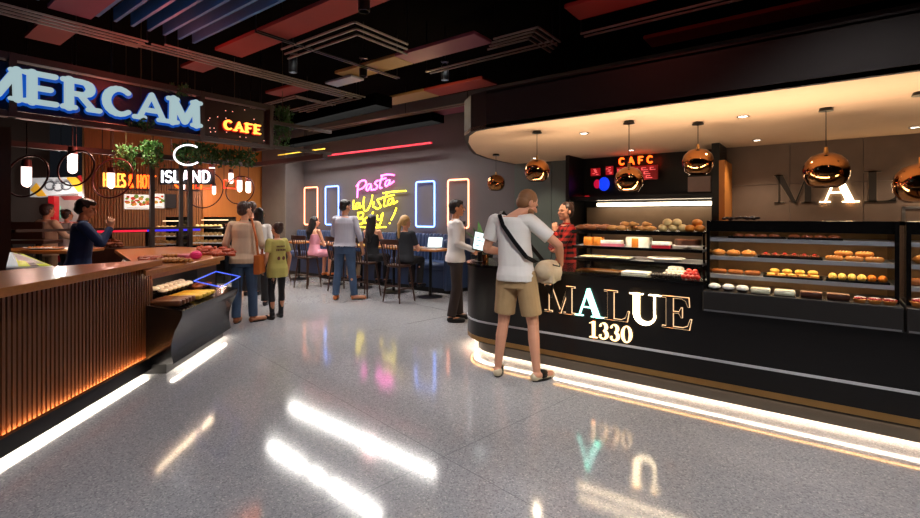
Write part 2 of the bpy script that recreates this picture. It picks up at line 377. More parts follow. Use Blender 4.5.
# linear luminaires for the floor streaks; black skirt added to hide the lit face
def linear(label, a, b, wdt, z, power, seg=1, col=(1, .97, .93), skirt=SKT):
    a, b = Vector(a), Vector(b); L = (b - a).length; ang = math.atan2(b.y - a.y, b.x - a.x)
    root = thing('linear_ceiling_light', label, 'ceiling light', ((a.x+b.x)/2, (a.y+b.y)/2, z), ang)
    h = wdt / 2
    mb = MB().box((-L/2, -h, 0), (L/2, -h + .012, skirt + .05)).box((-L/2, h - .012, 0), (L/2, h, skirt + .05)).box((-L/2, -h, 0), (-L/2 + .012, h, skirt + .05)).box((L/2 - .012, -h, 0), (L/2, h, skirt + .05)).box((-L/2, -h, skirt + .03), (L/2, h, skirt + .05))
    for k in range(1, seg): x = -L/2 + L*k/seg; mb.box((x - .03, -h, 0), (x + .03, h, skirt))
    mb.build('housing', mat('housing_matt', '050505', .95, spec=.0), root)
    MB().box((-L/2 + .02, -h + .02, skirt), (L/2 - .02, h - .02, skirt + .01)).build('diffuser', glow('linear_face', (1, .96, .9), power), root)
    for sx in (-1, 1): MB().cyl((sx*L/3, 0, skirt), (sx*L/3, 0, ZC - z), .008, n=6).build('hanger', M['black'], root)
def refl(px, py, H): # a ceiling point whose mirror image in the floor falls at this row
    d = (H + HC) * FP / (py - HY); p = dep(px, HY, d); return (p.x, p.y)
linear('deep black linear ceiling light before the neon wall, the farther of the pair', refl(287, 403, 3.4), refl(438, 472, 3.4), .36, 3.4, 32)
linear('deep black linear ceiling light before the neon wall, the nearer of the pair', refl(266, 440, 3.4), refl(384, 514, 3.4), .36, 3.4, 34, skirt=.14)
linear('short segmented linear light over the food counters', refl(173, 458, 3.3), refl(212, 423, 3.3), .3, 3.3, 25, seg=6, skirt=.1)

# ================================================================ BAKERY COUNTER
def counter_poly(yf, r, cx=-2.94, yb=5.2, xr=5.15, cy=4.95):
    R0 = r; pts = [(xr, yf)]
    for k in range(13): a = -PI/2 - k*PI/12*1.0; pts.append((cx + R0*math.cos(a), cy + R0*math.sin(a)))
    pts += [(cx + .2, cy + R0), (cx + .25, 5.2), (xr, 5.2)]
    return pts
root = thing('bakery_counter', 'long black bakery counter with rounded left end and lit plinth', 'counter')
MB().prism(counter_poly(4.40, .55, xr=-.765), .2, .99).box((-.765, 4.4, .2), (5.15, 5.2, .78)).build('body', M['darkcounter'], root, smooth=35)
MB().prism(counter_poly(4.385, .565, xr=-.765), .99, 1.02).build('countertop', M['blackgloss'], root, smooth=35)
MB().prism(counter_poly(4.47, .48), .13, .145).prism(counter_poly(4.53, .42), .0, .21).build('plinth', mat('plinth_black', '171310', .35), root, smooth=35)
def strip(off, z0, z1, th=.012):
    mb = MB(); pts = counter_poly(4.40 - off, .55 + off)[:14]; q = counter_poly(4.40 - off - th, .55 + off + th)[:14]
    for i in range(13): mb.prism([pts[i], pts[i+1], q[i+1], q[i]], z0, z1)
    return mb
strip(-.004, .365, .385).build('metal_band', mat('silver_band', 'c9c9cc', .45, metal=.2), root)
strip(-.01, .15, .2).build('brass_lip', M['brass'], root)
strip(-.05, .146, .15).build('led_strip', glow('led_under_lip', 'ffb868', 14), root)
strip(-.07, .112, .13, .004).build('front_lip', M['black'], root)
strip(-.13, .12, .129, .048).build('led_strip', glow('led_plinth', 'ffe9cc', 32), root)
rebase(root, (-.5, 4.6, 0))
# ---------------- left slatted counter
A0, A1 = Vector((-4.08, .624)), Vector((-5.36, 1.98)); CDIR = (A1 - A0).normalized(); ND = Vector((-CDIR.y, CDIR.x)); ND = -ND if ND.x < 0 else ND
B0 = A0 - CDIR * 1.25
root = thing('slatted_counter', 'near left counter with wooden top, vertical slat front and lit base', 'counter')
def pl(s, d, base=A0): p = base + CDIR*s + ND*d; return (p.x, p.y)
Lc = (A1 - A0).length
MB().prism([pl(-1.25, -.1), pl(Lc, -.1), (A1.x - .12, A1.y - .9), (pl(-1.25, -1)[0], pl(-1.25, -1)[1])], .1, 1.06).build('body', M['wooddark'], root)
MB().prism([pl(-1.3, .02), pl(Lc + .06, .02), pl(Lc + .06, -.1), (A1.x - .08, A1.y - 1.0), (B0.x - 1.2, B0.y - .9)], 1.06, 1.12, .006).build('countertop', M['woodtop'], root)
mb = MB(); k = -1.2
while k < Lc - .01:
    mb.prism([pl(k, -.1), pl(k, -.035), pl(k + .026, -.035), pl(k + .026, -.1)], .17, 1.06); k += .042
mb.build('slat_front', M['woodslat'], root)
MB().prism([pl(-1.25, -.005), pl(Lc, -.005), pl(Lc, -.12), pl(-1.25, -.12)], .05, .15).prism([pl(-1.25, -.1), pl(Lc, -.1), pl(Lc, -.3), pl(-1.25, -.3)], 0, .05).prism([pl(-1.25, -.0), pl(Lc, -.0), pl(Lc, -.006), pl(-1.25, -.006)], .05, .168).build('plinth', M['black'], root)
MB().prism([pl(-1.25, -.02), pl(Lc - .02, -.02), pl(Lc - .02, -.085), pl(-1.25, -.085)], .044, .05).build('led_strip', glow('led_floor_left', 'fff0dc', 16), root)
MB().prism([pl(-1.25, -.012), pl(Lc - .02, -.012), pl(Lc - .02, -.024), pl(-1.25, -.024)], .15, .158).build('led_strip', glow('led_up_left', 'ffa860', 70), root)
rebase(root, (A0.x, A0.y, 0))
# ---------------- black pastry counter with curved front
Q0 = Vector((-5.10, 2.0)); 
def ql(s, d): p = Q0 + CDIR*s + ND*d; return (p.x, p.y)
root = thing('pastry_counter', 'low black pastry counter with curved front beyond the slatted counter', 'counter')
prof = [(.02, .1), (.0, .2), (.0, .3), (.03, .42), (.08, .52), (.105, .58), (.105, .625), (.06, .63), (-.42, .72), (-.42, .1)]
mb = MB(); mb.rings([[(*ql(.02, d), z) for d, z in prof], [(*ql(1.55, d), z) for d, z in prof]])
mb.build('body', M['blackgloss'], root, smooth=30)
MB().prism([ql(.05, -.06), ql(1.5, -.06), ql(1.5, -.4), ql(.05, -.4)], 0, .1).build('plinth', M['black'], root)
MB().prism([ql(.1, -.01), ql(1.5, -.01), ql(1.5, -.05), ql(.1, -.05)], .09, .0985).build('led_strip', glow('led_floor_case', 'fff0dc', 22), root)
MB().prism([ql(-.05, -.42), ql(1.6, -.42), ql(1.6, -.5), ql(-.05, -.5)], 0, 1.0).build('back_panel', M['black'], root)
rebase(root, (*ql(.8, -.2), 0))
WT = [ql(-.2, -.12), ql(1.5, -.04), (-7.6, 3.75), (-8.8, 3.5), (-8.7, 2.62)]
root = thing('wooden_food_counter', 'wooden topped counter behind the black pastry counter holding breads', 'counter')
MB().prism(WT, 1.0, 1.05, .006).build('countertop', M['woodtop'], root)
MB().prism([ql(.0, -.52), ql(1.4, -.52), (-7.5, 3.6), (-8.7, 3.4), (-8.6, 2.75)], 0, 1.0).build('body', M['wooddark'], root)
MB().prism([ql(-.1, -.125), ql(1.4, -.06), ql(1.4, -.075), ql(-.1, -.14)], .96, 1.0).build('front_lip', M['woodtop'], root)
MB().prism([ql(.1, -.16), ql(1.35, -.12), ql(1.35, -.14), ql(.1, -.18)], .985, .999).build('led_strip', glow('tray_fill', 'ffe2bc', 22), root)  # glowing strip added to brighten the trays, hidden by the lip
rebase(root, (-7, 2.5, 0))
# thin blue guard frame standing over the trays
pts = [on_z(194, 281, .86), on_z(216, 271.5, .86), on_z(240, 276.5, .86), on_z(221, 287, .86)]
root = thing('sneeze_guard', 'clear guard with thin blue lit edge above the pastry trays', 'guard')
mb = MB().tube(pts, .006, closed=True); mb.build('edge', glow('guard_blue', '4a6cff', .9), root)
mb = MB()
for p in (pts[1], pts[2]): mb.cyl((p.x, p.y, .68), (p.x, p.y, .86), .006, n=6)
mb.build('post', M['black'], root); rebase(root, (pts[0].x, pts[0].y, .68))
# ================================================================ LETTERING
def ring(cx, cy, rx, ry, a0, a1, w0, w1=None, n=14, wv=None):
    out = []; w1 = w0 if w1 is None else w1
    def pt(k):
        t = k/n; a = R(a0 + (a1-a0)*t); wd = (wv(a) if wv else w0 + (w1-w0)*t)/2
        c, s_ = math.cos(a), math.sin(a); l = math.hypot(c/rx, s_/ry) ; nx, ny = c/rx/l, s_/ry/l
        x, y = cx + rx*c, cy + ry*s_; return (x - nx*wd, y - ny*wd), (x + nx*wd, y + ny*wd)
    for k in range(n):
        (a, b), (c, d) = pt(k), pt(k+1); out.append([a, b, d, c])
    return out
def rc(x0, x1, y0, y1): return [(x0, y0), (x1, y0), (x1, y1), (x0, y1)]
SERIF = {
 'M': (1.2, [rc(0, .3, 0, .035), rc(.13, .165, 0, 1), [(.02, 1), (.26, 1), (.66, 0), (.6, 0), (.5, .06)], [(.6, 0), (.65, 0), (.99, 1), (.94, 1)], rc(.88, 1.08, 0, 1), rc(0, .26, .965, 1), rc(.78, 1.2, 0, .035), rc(.9, 1.2, .965, 1)]),
 'A': (1.05, [[(.12, 0), (.17, 0), (.52, 1), (.46, 1)], [(.46, 1), (.54, 1), (.93, 0), (.71, 0), (.40, .82)], rc(.24, .72, .31, .35), rc(0, .3, 0, .035), rc(.6, 1.05, 0, .035)]),
 'L': (.84, [rc(.12, .32, 0, 1), rc(0, .44, .965, 1), rc(0, .78, 0, .035), [(.58, .03), (.78, 0), (.84, .34), (.81, .34), (.74, .12)]]),
 'U': (1.02, [rc(.12, .32, .3, 1), rc(0, .44, .965, 1), rc(.78, .825, .3, 1), rc(.62, 1.0, .965, 1)] + ring(.52, .32, .3, .3, 180, 360, .2, .045)),
 'E': (.86, [rc(.12, .32, 0, 1), rc(0, .78, .965, 1), rc(0, .8, 0, .035), rc(.3, .58, .49, .525), [(.56, .36), (.59, .36), (.59, .66), (.56, .66), (.5, .51)], [(.58, .97), (.78, 1), (.8, .72), (.77, .72), (.7, .9)], [(.6, .03), (.8, 0), (.86, .32), (.83, .32), (.76, .1)]]),
 '1': (.6, [rc(.22, .38, 0, 1), rc(.05, .55, 0, .05), [(.05, .86), (.22, .9), (.38, 1), (.22, 1), (.05, .9)]]),
 '3': (.66, ring(.28, .74, .2, .23, 150, -80, .06, wv=lambda a: .05 + .12*max(0, math.cos(a))) + ring(.28, .27, .24, .25, 80, -150, .06, wv=lambda a: .05 + .13*max(0, math.cos(a))) + ring(.12, .8, .03, .03, 0, 360, .06) + ring(.1, .2, .03, .03, 0, 360, .06)),
 '0': (.72, ring(.34, .5, .24, .475, 0, 360, .06, n=24, wv=lambda a: .05 + .12*abs(math.cos(a))**1.5)),
}
def grow(p, d):   # push a convex outline outwards
    cx = sum(q[0] for q in p)/len(p); cy = sum(q[1] for q in p)/len(p)
    area = sum(p[i][0]*p[(i+1) % len(p)][1] - p[(i+1) % len(p)][0]*p[i][1] for i in range(len(p)))
    sg = 1 if area > 0 else -1; n = len(p); L = []
    for i in range(n):
        a, b = Vector(p[i]), Vector(p[(i+1) % n]); e = b - a
        if e.length < 1e-6: L.append(None); continue
        nn = Vector((e.y, -e.x)).normalized() * sg; L.append((a + nn*d, e.normalized(), nn))
    out = []
    for i in range(n):
        l0, l1 = L[i-1], L[i]
        if l0 is None or l1 is None: continue
        den = l0[1].x*l1[1].y - l0[1].y*l1[1].x
        if abs(den) < .05: q = Vector(p[i]) + l1[2]*d
        else:
            df = l1[0] - l0[0]; t = (df.x*l1[1].y - df.y*l1[1].x)/den; q = l0[0] + l0[1]*t
            if (q - Vector(p[i])).length > 3*d: q = Vector(p[i]) + (q - Vector(p[i])).normalized()*3*d
        out.append((q.x, q.y))
    return out
def put(mb, polys, o, u, v, nrm, sc, d0, d1, g=0):
    for p in polys:
        if g: p = grow(p, g)
        mb.poly([(a*sc, b*sc) for a, b in p], Vector(o) + Vector(nrm)*d0, u, v, nrm, d1 - d0)
def serif_sign(name, label, cat, text, o, u, v, nrm, sc, gap, styles, base):
    root = thing(name, label, cat); x = 0
    for ch, st in zip(text, styles):
        wd, polys = SERIF[ch]; oo = Vector(o) + Vector(u)*x*sc; nm = 'letter' if ch.isalpha() else 'digit'
        if st in ('outline', 'dim'):
            b = MB(); put(b, polys, oo, u, v, nrm, sc, .0, .012, .017 if st == 'outline' else .012); e = b.build(nm, M['letter_rim' if st == 'outline' else 'rim_dim'], root)
            f = MB(); put(f, polys, oo, u, v, nrm, sc, .012, .022); f.build('letter_face', M['letter_dark'], e)
        else:
            b = MB(); put(b, polys, oo, u, v, nrm, sc, .0, .025); b.build(nm, G[st], root)
        x += wd + gap
    return rebase(root, base)
M['letter_rim'] = glow('letter_rim', 'e8c090', 1.0); M['rim_dim'] = mat('rim_dim', '8a7a66', .4); M['letter_dark'] = mat('letter_dark', '241d19', .35)
serif_sign('counter_sign', 'glowing serif letters MALUE and number 1330 on the bakery counter front', 'sign', 'MALUE', (-2.23, 4.4, .6), (1, 0, 0), (0, 0, 1), (0, -1, 0), .27, .03, ['outline', 'teal', 'outline', 'uwhite', 'outline'], (-1.55, 4.39, .6))
serif_sign('counter_number_sign', 'small glowing number 1330 under the counter letters', 'sign', '1330', (-1.76, 4.4, .405), (1, 0, 0), (0, 0, 1), (0, -1, 0), .155, .02, ['gold']*4, (-1.58, 4.39, .4))
serif_sign('wall_sign', 'large serif letters MALUE on the stone wall behind the bakery', 'sign', 'MALUE', (-.5, YW - .05, 1.755), (1, 0, 0), (0, 0, 1), (0, -1, 0), .4, .1, ['dim', 'uwhite', 'dim', 'uwhite', 'dim'], (.7, YW - .05, 1.755))
bpy.data.objects['counter_sign']['label'] = 'glowing serif letters MALUE on the front of the bakery counter'
# stroke letters
def arc(cx, cy, rx, ry, a0, a1, n=10): return [(cx + rx*math.cos(R(a0 + (a1-a0)*k/n)), cy + ry*math.sin(R(a0 + (a1-a0)*k/n))) for k in range(n+1)]
STR = {
 'M': (.95, [[(.1, 0), (.12, 1)], [(.12, 1), (.47, .1)], [(.47, .1), (.82, 1)], [(.82, 1), (.84, 0)]]),
 'E': (.7, [[(.12, 0), (.12, 1)], [(.12, 1), (.6, 1)], [(.12, .5), (.5, .5)], [(.12, 0), (.62, 0)]]),
 'R': (.8, [[(.12, 0), (.12, 1)], [(.12, 1), (.4, 1)] , arc(.4, .76, .22, .24, 90, -90), [(.4, .52), (.12, .52)], [(.38, .5), (.68, 0)]]),
 'C': (.8, [arc(.45, .5, .34, .5, 50, 310, 14)]),
 'A': (.85, [[(.08, 0), (.42, 1)], [(.42, 1), (.76, 0)], [(.2, .34), (.64, .34)]]),
 'F': (.65, [[(.12, 0), (.12, 1)], [(.12, 1), (.6, 1)], [(.12, .5), (.5, .5)]]),
 'O': (.85, [arc(.43, .5, .33, .5, 0, 360, 18)]), 'H': (.8, [[(.12, 0), (.12, 1)], [(.66, 0), (.66, 1)], [(.12, .5), (.66, .5)]]),
 'T': (.7, [[(.35, 0), (.35, 1)], [(.04, 1), (.66, 1)]]), 'K': (.75, [[(.12, 0), (.12, 1)], [(.12, .4), (.6, 1)], [(.28, .58), (.64, 0)]]),
 'S': (.7, [arc(.34, .75, .24, .25, 30, 270) + arc(.34, .25, .26, .25, 90, -150)]), 'N': (.85, [[(.12, 0), (.12, 1)], [(.12, 1), (.7, 0)], [(.7, 0), (.7, 1)]]),
 'L': (.62, [[(.12, 1), (.12, 0)], [(.12, 0), (.56, 0)]]), 'D': (.8, [[(.12, 0), (.12, 1)], [(.12, 1), (.3, 1)], arc(.3, .5, .36, .5, 90, -90), [(.3, 0), (.12, 0)]]),
 'I': (.3, [[(.14, 0), (.14, 1)]]), '&': (.85, [[(.72, 0), (.2, .72)] , arc(.34, .8, .16, .18, 200, -20), [(.5, .72), (.15, .35)], arc(.32, .22, .22, .22, 150, 340)]), ' ': (.45, []), '.': (.3, [[(.12, .5), (.12, .52)]]),
}
def stroke_polys(polys, wd, serifs=False):
    out = []
    for pl_ in polys:
        for a, b in zip(pl_, pl_[1:]):
            a, b = Vector(a), Vector(b); d = (b - a); 
            if d.length < 1e-5: continue
            th = math.atan2(d.y, d.x); r = wd/2; N = 7
            out.append([(b.x + r*math.cos(th - PI/2 + PI*k/N), b.y + r*math.sin(th - PI/2 + PI*k/N)) for k in range(N+1)] + [(a.x + r*math.cos(th + PI/2 + PI*k/N), a.y + r*math.sin(th + PI/2 + PI*k/N)) for k in range(N+1)])
    return out
def stroke_text(root, text, o, u, v, nrm, sc, wd, gap, m, d0=0, d1=.02, fit=None, thick=None, slant=0, edge=None, blob=None):
    tot = sum(STR[c][0] + gap for c in text) - gap; kx = (fit / sc / tot) if fit else 1; x = 0
    u = Vector(u)
    for c in text:
        wdt, pls = STR[c]
        if pls:
            pls = [[((px*1.0 + py*slant)*kx, py) for px, py in p] for p in pls]; oo = Vector(o) + u*x*sc*kx
            polys = stroke_polys(pls, wd)
            if thick:   # heavy vertical stems and round feet of a fat slab face
                for p in pls:
                    if len(p) == 2 and abs(p[0][1] - p[1][1]) > .5 and not (c == 'A' and p[0][0] < p[1][0]): polys += stroke_polys([p], thick)
                    if len(p) > 6: polys += ring_fat(p, thick)
                for fx, fy in blob.get(c, []): polys += stroke_polys([[((fx - .13)*kx, fy), ((fx + .13)*kx, fy)]], wd*.95)
            mb = MB(); put(mb, polys, oo, u, v, nrm, sc, d0, d1); l = mb.build('letter', m, root)
            if edge:
                e = MB(); put(e, [grow(q, .055) for q in polys], oo + Vector(v)*(-.035*sc) + u*.03*sc, u, v, nrm, sc, d0 - .03, d0 - .005); e.build('letter_edge', edge, l)
        x += wdt + gap
def ring_fat(p, th):
    out = []; n = len(p); 
    for i in range(n - 1):
        t = 1 - abs((i + .5)/(n - 1) - .5)*1.7
        if t > .3: out += stroke_polys([[p[i], p[i+1]]], th*min(1, t + .25))
    return out
BLOB = {'M': [(.1, 0), (.84, 0), (.1, 1), (.84, 1)], 'E': [(.12, 0), (.12, 1)], 'R': [(.12, 0), (.12, 1), (.7, 0)], 'A': [(.08, 0), (.76, 0)], 'F': [(.12, 0), (.12, 1)], 'C': []}
XS = -6.68; SB = 2.79
# sign fascia over the food counters
root = thing('cafe_sign', 'long overhead sign with pale blue letters MERCAM and glowing red letters CAFE', 'sign')
fr = MB()
for z0, z1 in ((2.6, 2.66), (3.2, 3.27)): fr.box((XS - .12, -.6, z0), (XS, 4.1, z1))
for y in (-.1, 1.12, 3.02, 4.04): fr.box((XS - .12, y - .03, 2.6), (XS + .01, y + .03, 3.27))
fr.box((XS - .5, 4.0, 2.6), (XS - .44, 4.07, 3.27)).box((XS - .5, 4.03, 2.6), (XS, 4.07, 2.66)).box((XS - .5, 4.03, 3.21), (XS, 4.07, 3.27)).box((XS - .1, 4.1, 3.0), (XS - .04, 5.2, 3.05)).box((XS - .1, 4.1, 2.62), (XS - .04, 5.2, 2.67))
fr.build('frame', M['frame'], root)
MB().box((XS - .1, -.6, 2.68), (XS - .08, 3.02, 3.18)).build('blue_panel', mat('sign_navy', '08142c', .35), root)
MB().box((XS - .1, 3.06, 2.68), (XS - .08, 4.0, 3.18)).build('red_panel', mat('sign_dark_red', '22070a', .4), root)
stroke_text(root, 'M', (XS, .8, SB), (0, 1, 0), (0, 0, 1), (1, 0, 0), .3, .15, .0, G['cyan'], 0, .03, fit=.40, thick=.26, edge=G['navy'], blob=BLOB)
stroke_text(root, 'ERCAM', (XS, 1.22, SB), (0, 1, 0), (0, 0, 1), (1, 0, 0), .3, .19, .09, G['cyan'], 0, .03, fit=1.76, thick=.29, edge=G['navy'], blob=BLOB)
stroke_text(root, 'CAFE', (XS, 3.3, 2.8), (0, 1, 0), (0, 0, 1), (1, 0, 0), .12, .18, .18, G['amber'], 0, .03, fit=.56, thick=.28, edge=G['redplain'], blob=BLOB)
mb = MB()
for k in range(22): q = (XS - .07, random.uniform(3.1, 3.98), random.uniform(2.7, 3.16)); mb.ell(q, (.008,)*3, 6, 4)
mb.build('sparkle', glow('sparkle', 'ffb0a0', 1.0), root, kind='stuff')
mb = MB()
for y in (.0, 2.0, 3.9): mb.cyl((XS - .06, y, 3.25), (XS - .06, y, ZC), .015, n=6)
mb.build('hanger', M['black'], root); rebase(root, (XS, 2, 2.6))
# CAFC sign in the niche
root = thing('niche_sign', 'orange letters CAFC above a red patterned panel in the bakery niche', 'sign')
a = on_y(619, 160, 7.9); b = on_y(653, 160, 7.9)
stroke_text(root, 'CAFC', (a.x, 7.9, 2.425), (1, 0, 0), (0, 0, 1), (0, -1, 0), .105, .24, .5, G['orange'], 0, .02, fit=b.x - a.x)
a = on_y(617, 172, 7.95); b = on_y(658, 172, 7.95)
MB().box((a.x, 7.93, 2.16), (b.x, 7.96, 2.39)).build('panel', M['redpaint'], root)
mb = MB()
for r_ in range(3):
    x = a.x + .02
    while x < b.x - .1:
        l = random.uniform(.04, .12); z = 2.185 + r_*.065; mb.box((x, 7.92, z), (x + l, 7.93, z + .008)).box((x, 7.92, z + .035), (x + l*.7, 7.93, z + .043)).box((x, 7.92, z), (x + .01, 7.93, z + .04)); x += l + .03
mb.build('tracery', glow('tracery', 'ff7a7a', .6), root); rebase(root, (a.x, 7.95, 2.08))
for (px0, px1, py0, py1), l in (((591, 600, 168, 176), 'left of the two small red lit squares in the bakery niche'), ((606, 613, 166, 175), 'right of the two small red lit squares in the bakery niche')):
    a = on_y(px0, py1, 7.95); b = on_y(px1, py0, 7.95); root = thing('lit_plaque', l, 'sign')
    MB().box((a.x, 7.94, a.z), (b.x, 7.97, b.z)).build('panel', glow('plaque_red', 'b81420', .35), root)
    mb = MB()
    for k in range(6): x = random.uniform(a.x, b.x - .05); z = a.z + .015 + k*(b.z - a.z - .02)/6; mb.box((x, 7.93, z), (x + .04, 7.94, z + .008))
    mb.build('marks', glow('plaque_mark', 'ff8080', .8), root); rebase(root, (a.x, 7.95, a.z))
a = on_y(688, 192, 7.55); b = on_y(711, 176, 7.55)
own(tag(MB().box((a.x, 7.53, a.z), (b.x, 7.56, b.z), .004).build('blank_menu_board', mat('panel_mauve', '6d5a55', .5)), 'plain mauve grey panel beside the right pendant in the niche', 'panel'))
own(tag(MB().ell(on_y(604, 184, 8.1), (.1, .02, .12)).build('round_lamp', glow('lamp_blue', '1040ff', .8), smooth=60), 'round blue glowing lamp in the dark bakery niche', 'lamp'))
own(tag(MB().ell(on_y(597, 184, 8.1), (.06, .02, .08)).build('round_lamp', glow('lamp_crimson', 'd01040', .6), smooth=60), 'small crimson glowing lamp left of the blue one in the niche', 'lamp'))
own(tag(MB().ell(on_y(587, 198, 8.1), (.09, .02, .04)).build('round_lamp', glow('lamp_red', 'ff2030', .7), smooth=60), 'low red glowing lamp at the left edge of the niche', 'lamp'))
a = on_y(597, 208, 7.9); b = on_y(712, 203, 7.9)
own(tag(MB().box((a.x, 7.9, 1.735), (b.x, 7.96, 1.79)).build('led_bar', G['ledbar']), 'long horizontal white LED bar in the bakery niche', 'light bar'))
# neon on the back wall
def neon(label, l, r, t, b, m, cap=None):
    p = on_y(l, b, YW - .06); q = on_y(r, t, YW - .06); x0, x1, z0, z1 = p.x, q.x, p.z, q.z; c = .05
    pts = []
    for cx, cz, a0 in ((x1 - c, z1 - c, 0), (x0 + c, z1 - c, 90), (x0 + c, z0 + c, 180), (x1 - c, z0 + c, 270)):
        for k in range(5): a = R(a0 + k*22.5); pts.append((cx + c*math.cos(a), YW - .06, cz + c*math.sin(a)))
    root = thing('neon_rectangle', label, 'neon light')
    MB().tube(pts, .017, closed=True).build('tube', m, root, smooth=60)
    mb = MB()
    for x in (x0, x1):
        for z in (z0 + .25, z1 - .25): mb.cyl((x, YW - .06, z), (x, YW - .004, z), .008, n=6)
    mb.build('bracket', M['black'], root); rebase(root, ((x0+x1)/2, YW - .06, z0))
neon('peach neon rectangle on the grey wall, leftmost', 304.5, 317.5, 187, 224.5, G['peach'])
neon('blue neon rectangle left of the pink and yellow neon writing', 325.5, 338.5, 186, 224.5, G['blue'])
neon('blue neon rectangle right of the pink and yellow neon writing', 416, 434.5, 181, 226.5, G['blue'])
neon('peach neon rectangle behind the waiter in the white shirt', 448, 468.5, 179, 227.5, G['peach'])
def script(root, pts2, m, r=.02, nm='tube'):
    def cr(p):      # smooth path through the points
        out = []; n = len(p)
        for i in range(n - 1):
            p0, p1, p2, p3 = [Vector(q) for q in (p[max(i-1, 0)], p[i], p[i+1], p[min(i+2, n-1)])]
            for k in range(5): t = k/5; out.append(.5*((2*p1) + (p2-p0)*t + (2*p0-5*p1+4*p2-p3)*t*t + (3*p1-p0-3*p2+p3)*t**3))
        return out + [Vector(p[-1])]
    for pl_ in pts2:
        q = [on_y(340 + a/6.1, 165 + b/6.1, YW - .07) for a, b in pl_]
        q = [(v.x, v.z) for v in q]; q = cr(q); MB().tube([(a, YW - .07, b) for a, b in q], r, n=8).build(nm, m, root, smooth=60)
root = thing('neon_writing', 'pink and yellow neon handwriting Pasta la Vista Baby on the grey wall', 'neon sign')
script(root, [[(112, 112), (108, 150), (105, 200)], [(100, 130), (125, 100), (152, 95), (158, 115), (140, 140), (115, 150)],
  [(190, 118), (170, 118), (160, 145), (170, 155), (190, 125), (190, 150), (198, 152)], [(228, 95), (212, 112), (228, 128), (218, 148), (200, 150)],
  [(258, 70), (245, 110), (243, 140), (255, 138)], [(236, 96), (280, 80)], [(305, 92), (285, 96), (275, 118), (285, 130), (305, 98), (300, 120), (328, 100)], [(250, 66), (290, 58), (330, 62)]], G['pink'], .018, 'pink_tube')
script(root, [[(85, 215), (80, 245), (82, 268), (95, 262)], [(120, 232), (100, 236), (94, 262), (104, 266), (120, 240), (120, 262), (135, 252)],
  [(148, 195), (142, 240), (150, 280), (170, 270), (190, 225), (198, 182)], [(206, 225), (202, 255), (212, 255)], [(250, 205), (228, 212), (240, 235), (248, 255), (226, 268), (212, 258)],
  [(285, 175), (272, 215), (268, 250), (284, 248)], [(258, 200), (330, 182)], [(325, 205), (300, 210), (292, 236), (305, 242), (326, 212), (325, 236), (350, 222)], [(262, 172), (330, 162), (402, 158)],
  [(112, 295), (104, 335), (100, 360)], [(108, 292), (140, 292), (135, 318), (112, 326), (140, 330), (138, 355), (102, 362)], [(175, 320), (155, 325), (150, 348), (162, 352), (176, 326), (176, 350)],
  [(202, 285), (190, 330), (190, 352), (212, 345), (215, 325), (196, 325)], [(228, 305), (228, 330), (245, 332), (256, 300)], [(262, 292), (250, 345), (235, 372), (222, 360)],
  [(344, 262), (330, 300), (312, 335)], [(304, 352), (302, 358)], [(105, 375), (180, 382), (280, 378)]], G['yellow'], .016, 'yellow_tube')
MB().box((-9.5, YW - .065, 1.6), (-9.47, YW - .004, 1.63)).box((-8.6, YW - .065, 1.9), (-8.57, YW - .004, 1.93)).build('bracket', M['black'], root)
rebase(root, (-9.2, YW - .07, 1.3))
# ================================================================ PEOPLE
def remesh(mb, name, m, parent, vox, it=4, amp=0, sc=9, minz=None, st=(1, 1, .35)):
    me = bpy.data.meshes.new('tmp'); me.from_pydata([tuple(v) for v in mb.v], [], mb.f)
    import bmesh
    b = bmesh.new(); b.from_mesh(me); bmesh.ops.recalc_face_normals(b, faces=b.faces); b.to_mesh(me); b.free()
    t = bpy.data.objects.new('tmp', me); COL.objects.link(t)
    r = t.modifiers.new('r', 'REMESH'); r.mode = 'VOXEL'; r.voxel_size = vox; r.use_smooth_shade = True
    s = t.modifiers.new('s', 'SMOOTH'); s.factor = .5; s.iterations = it
    dg = bpy.context.evaluated_depsgraph_get(); n = bpy.data.meshes.new_from_object(t.evaluated_get(dg))
    bpy.data.objects.remove(t); bpy.data.meshes.remove(me)
    if amp:
        off = Vector((random.uniform(0, 50),)*3)
        N_ = len(n.vertices); co = [0.0]*(3*N_); no = [0.0]*(3*N_); n.vertices.foreach_get('co', co); n.vertices.foreach_get('normal', no)
        for i in range(0, 3*N_, 3):
            p = Vector((co[i]*st[0], co[i+1]*st[1], co[i+2]*st[2])) * sc + off
            a_ = amp * (.6 - 2*abs(noise.noise(p)) + .4*noise.noise(p*2.3))
            co[i] += no[i]*a_; co[i+1] += no[i+1]*a_; co[i+2] += no[i+2]*a_
        n.vertices.foreach_set('co', co); n.update()
    if minz is not None:
        for v in n.vertices: v.co.z = max(v.co.z, minz)
    n.materials.clear(); n.materials.append(m)
    n.shade_smooth()
    o = bpy.data.objects.new(name, n); COL.objects.link(o); o.parent = parent; return o
SKIN = {'light': mat('skin_light', 'c98f72', .5, var=.06), 'tan': mat('skin_tan', 'c08560', .5, var=.06), 'mid': mat('skin_mid', 'bd8463', .5, var=.06)}
HAIR = {'black': mat('hair_black', '120d0b', .4, scale=60, stretch=(1, 1, .1)), 'brown': mat('hair_brown', '35211a', .45, scale=60), 'blonde': mat('hair_blonde', 'b08a55', .45, scale=60, var=.3), 'fair': mat('hair_fair', '7d5636', .6, scale=80)}
EYE = mat('eye_dark', '1a1210', .2); LIP = mat('lips', '94503f', .5)
def V3(*a): return Vector(a)
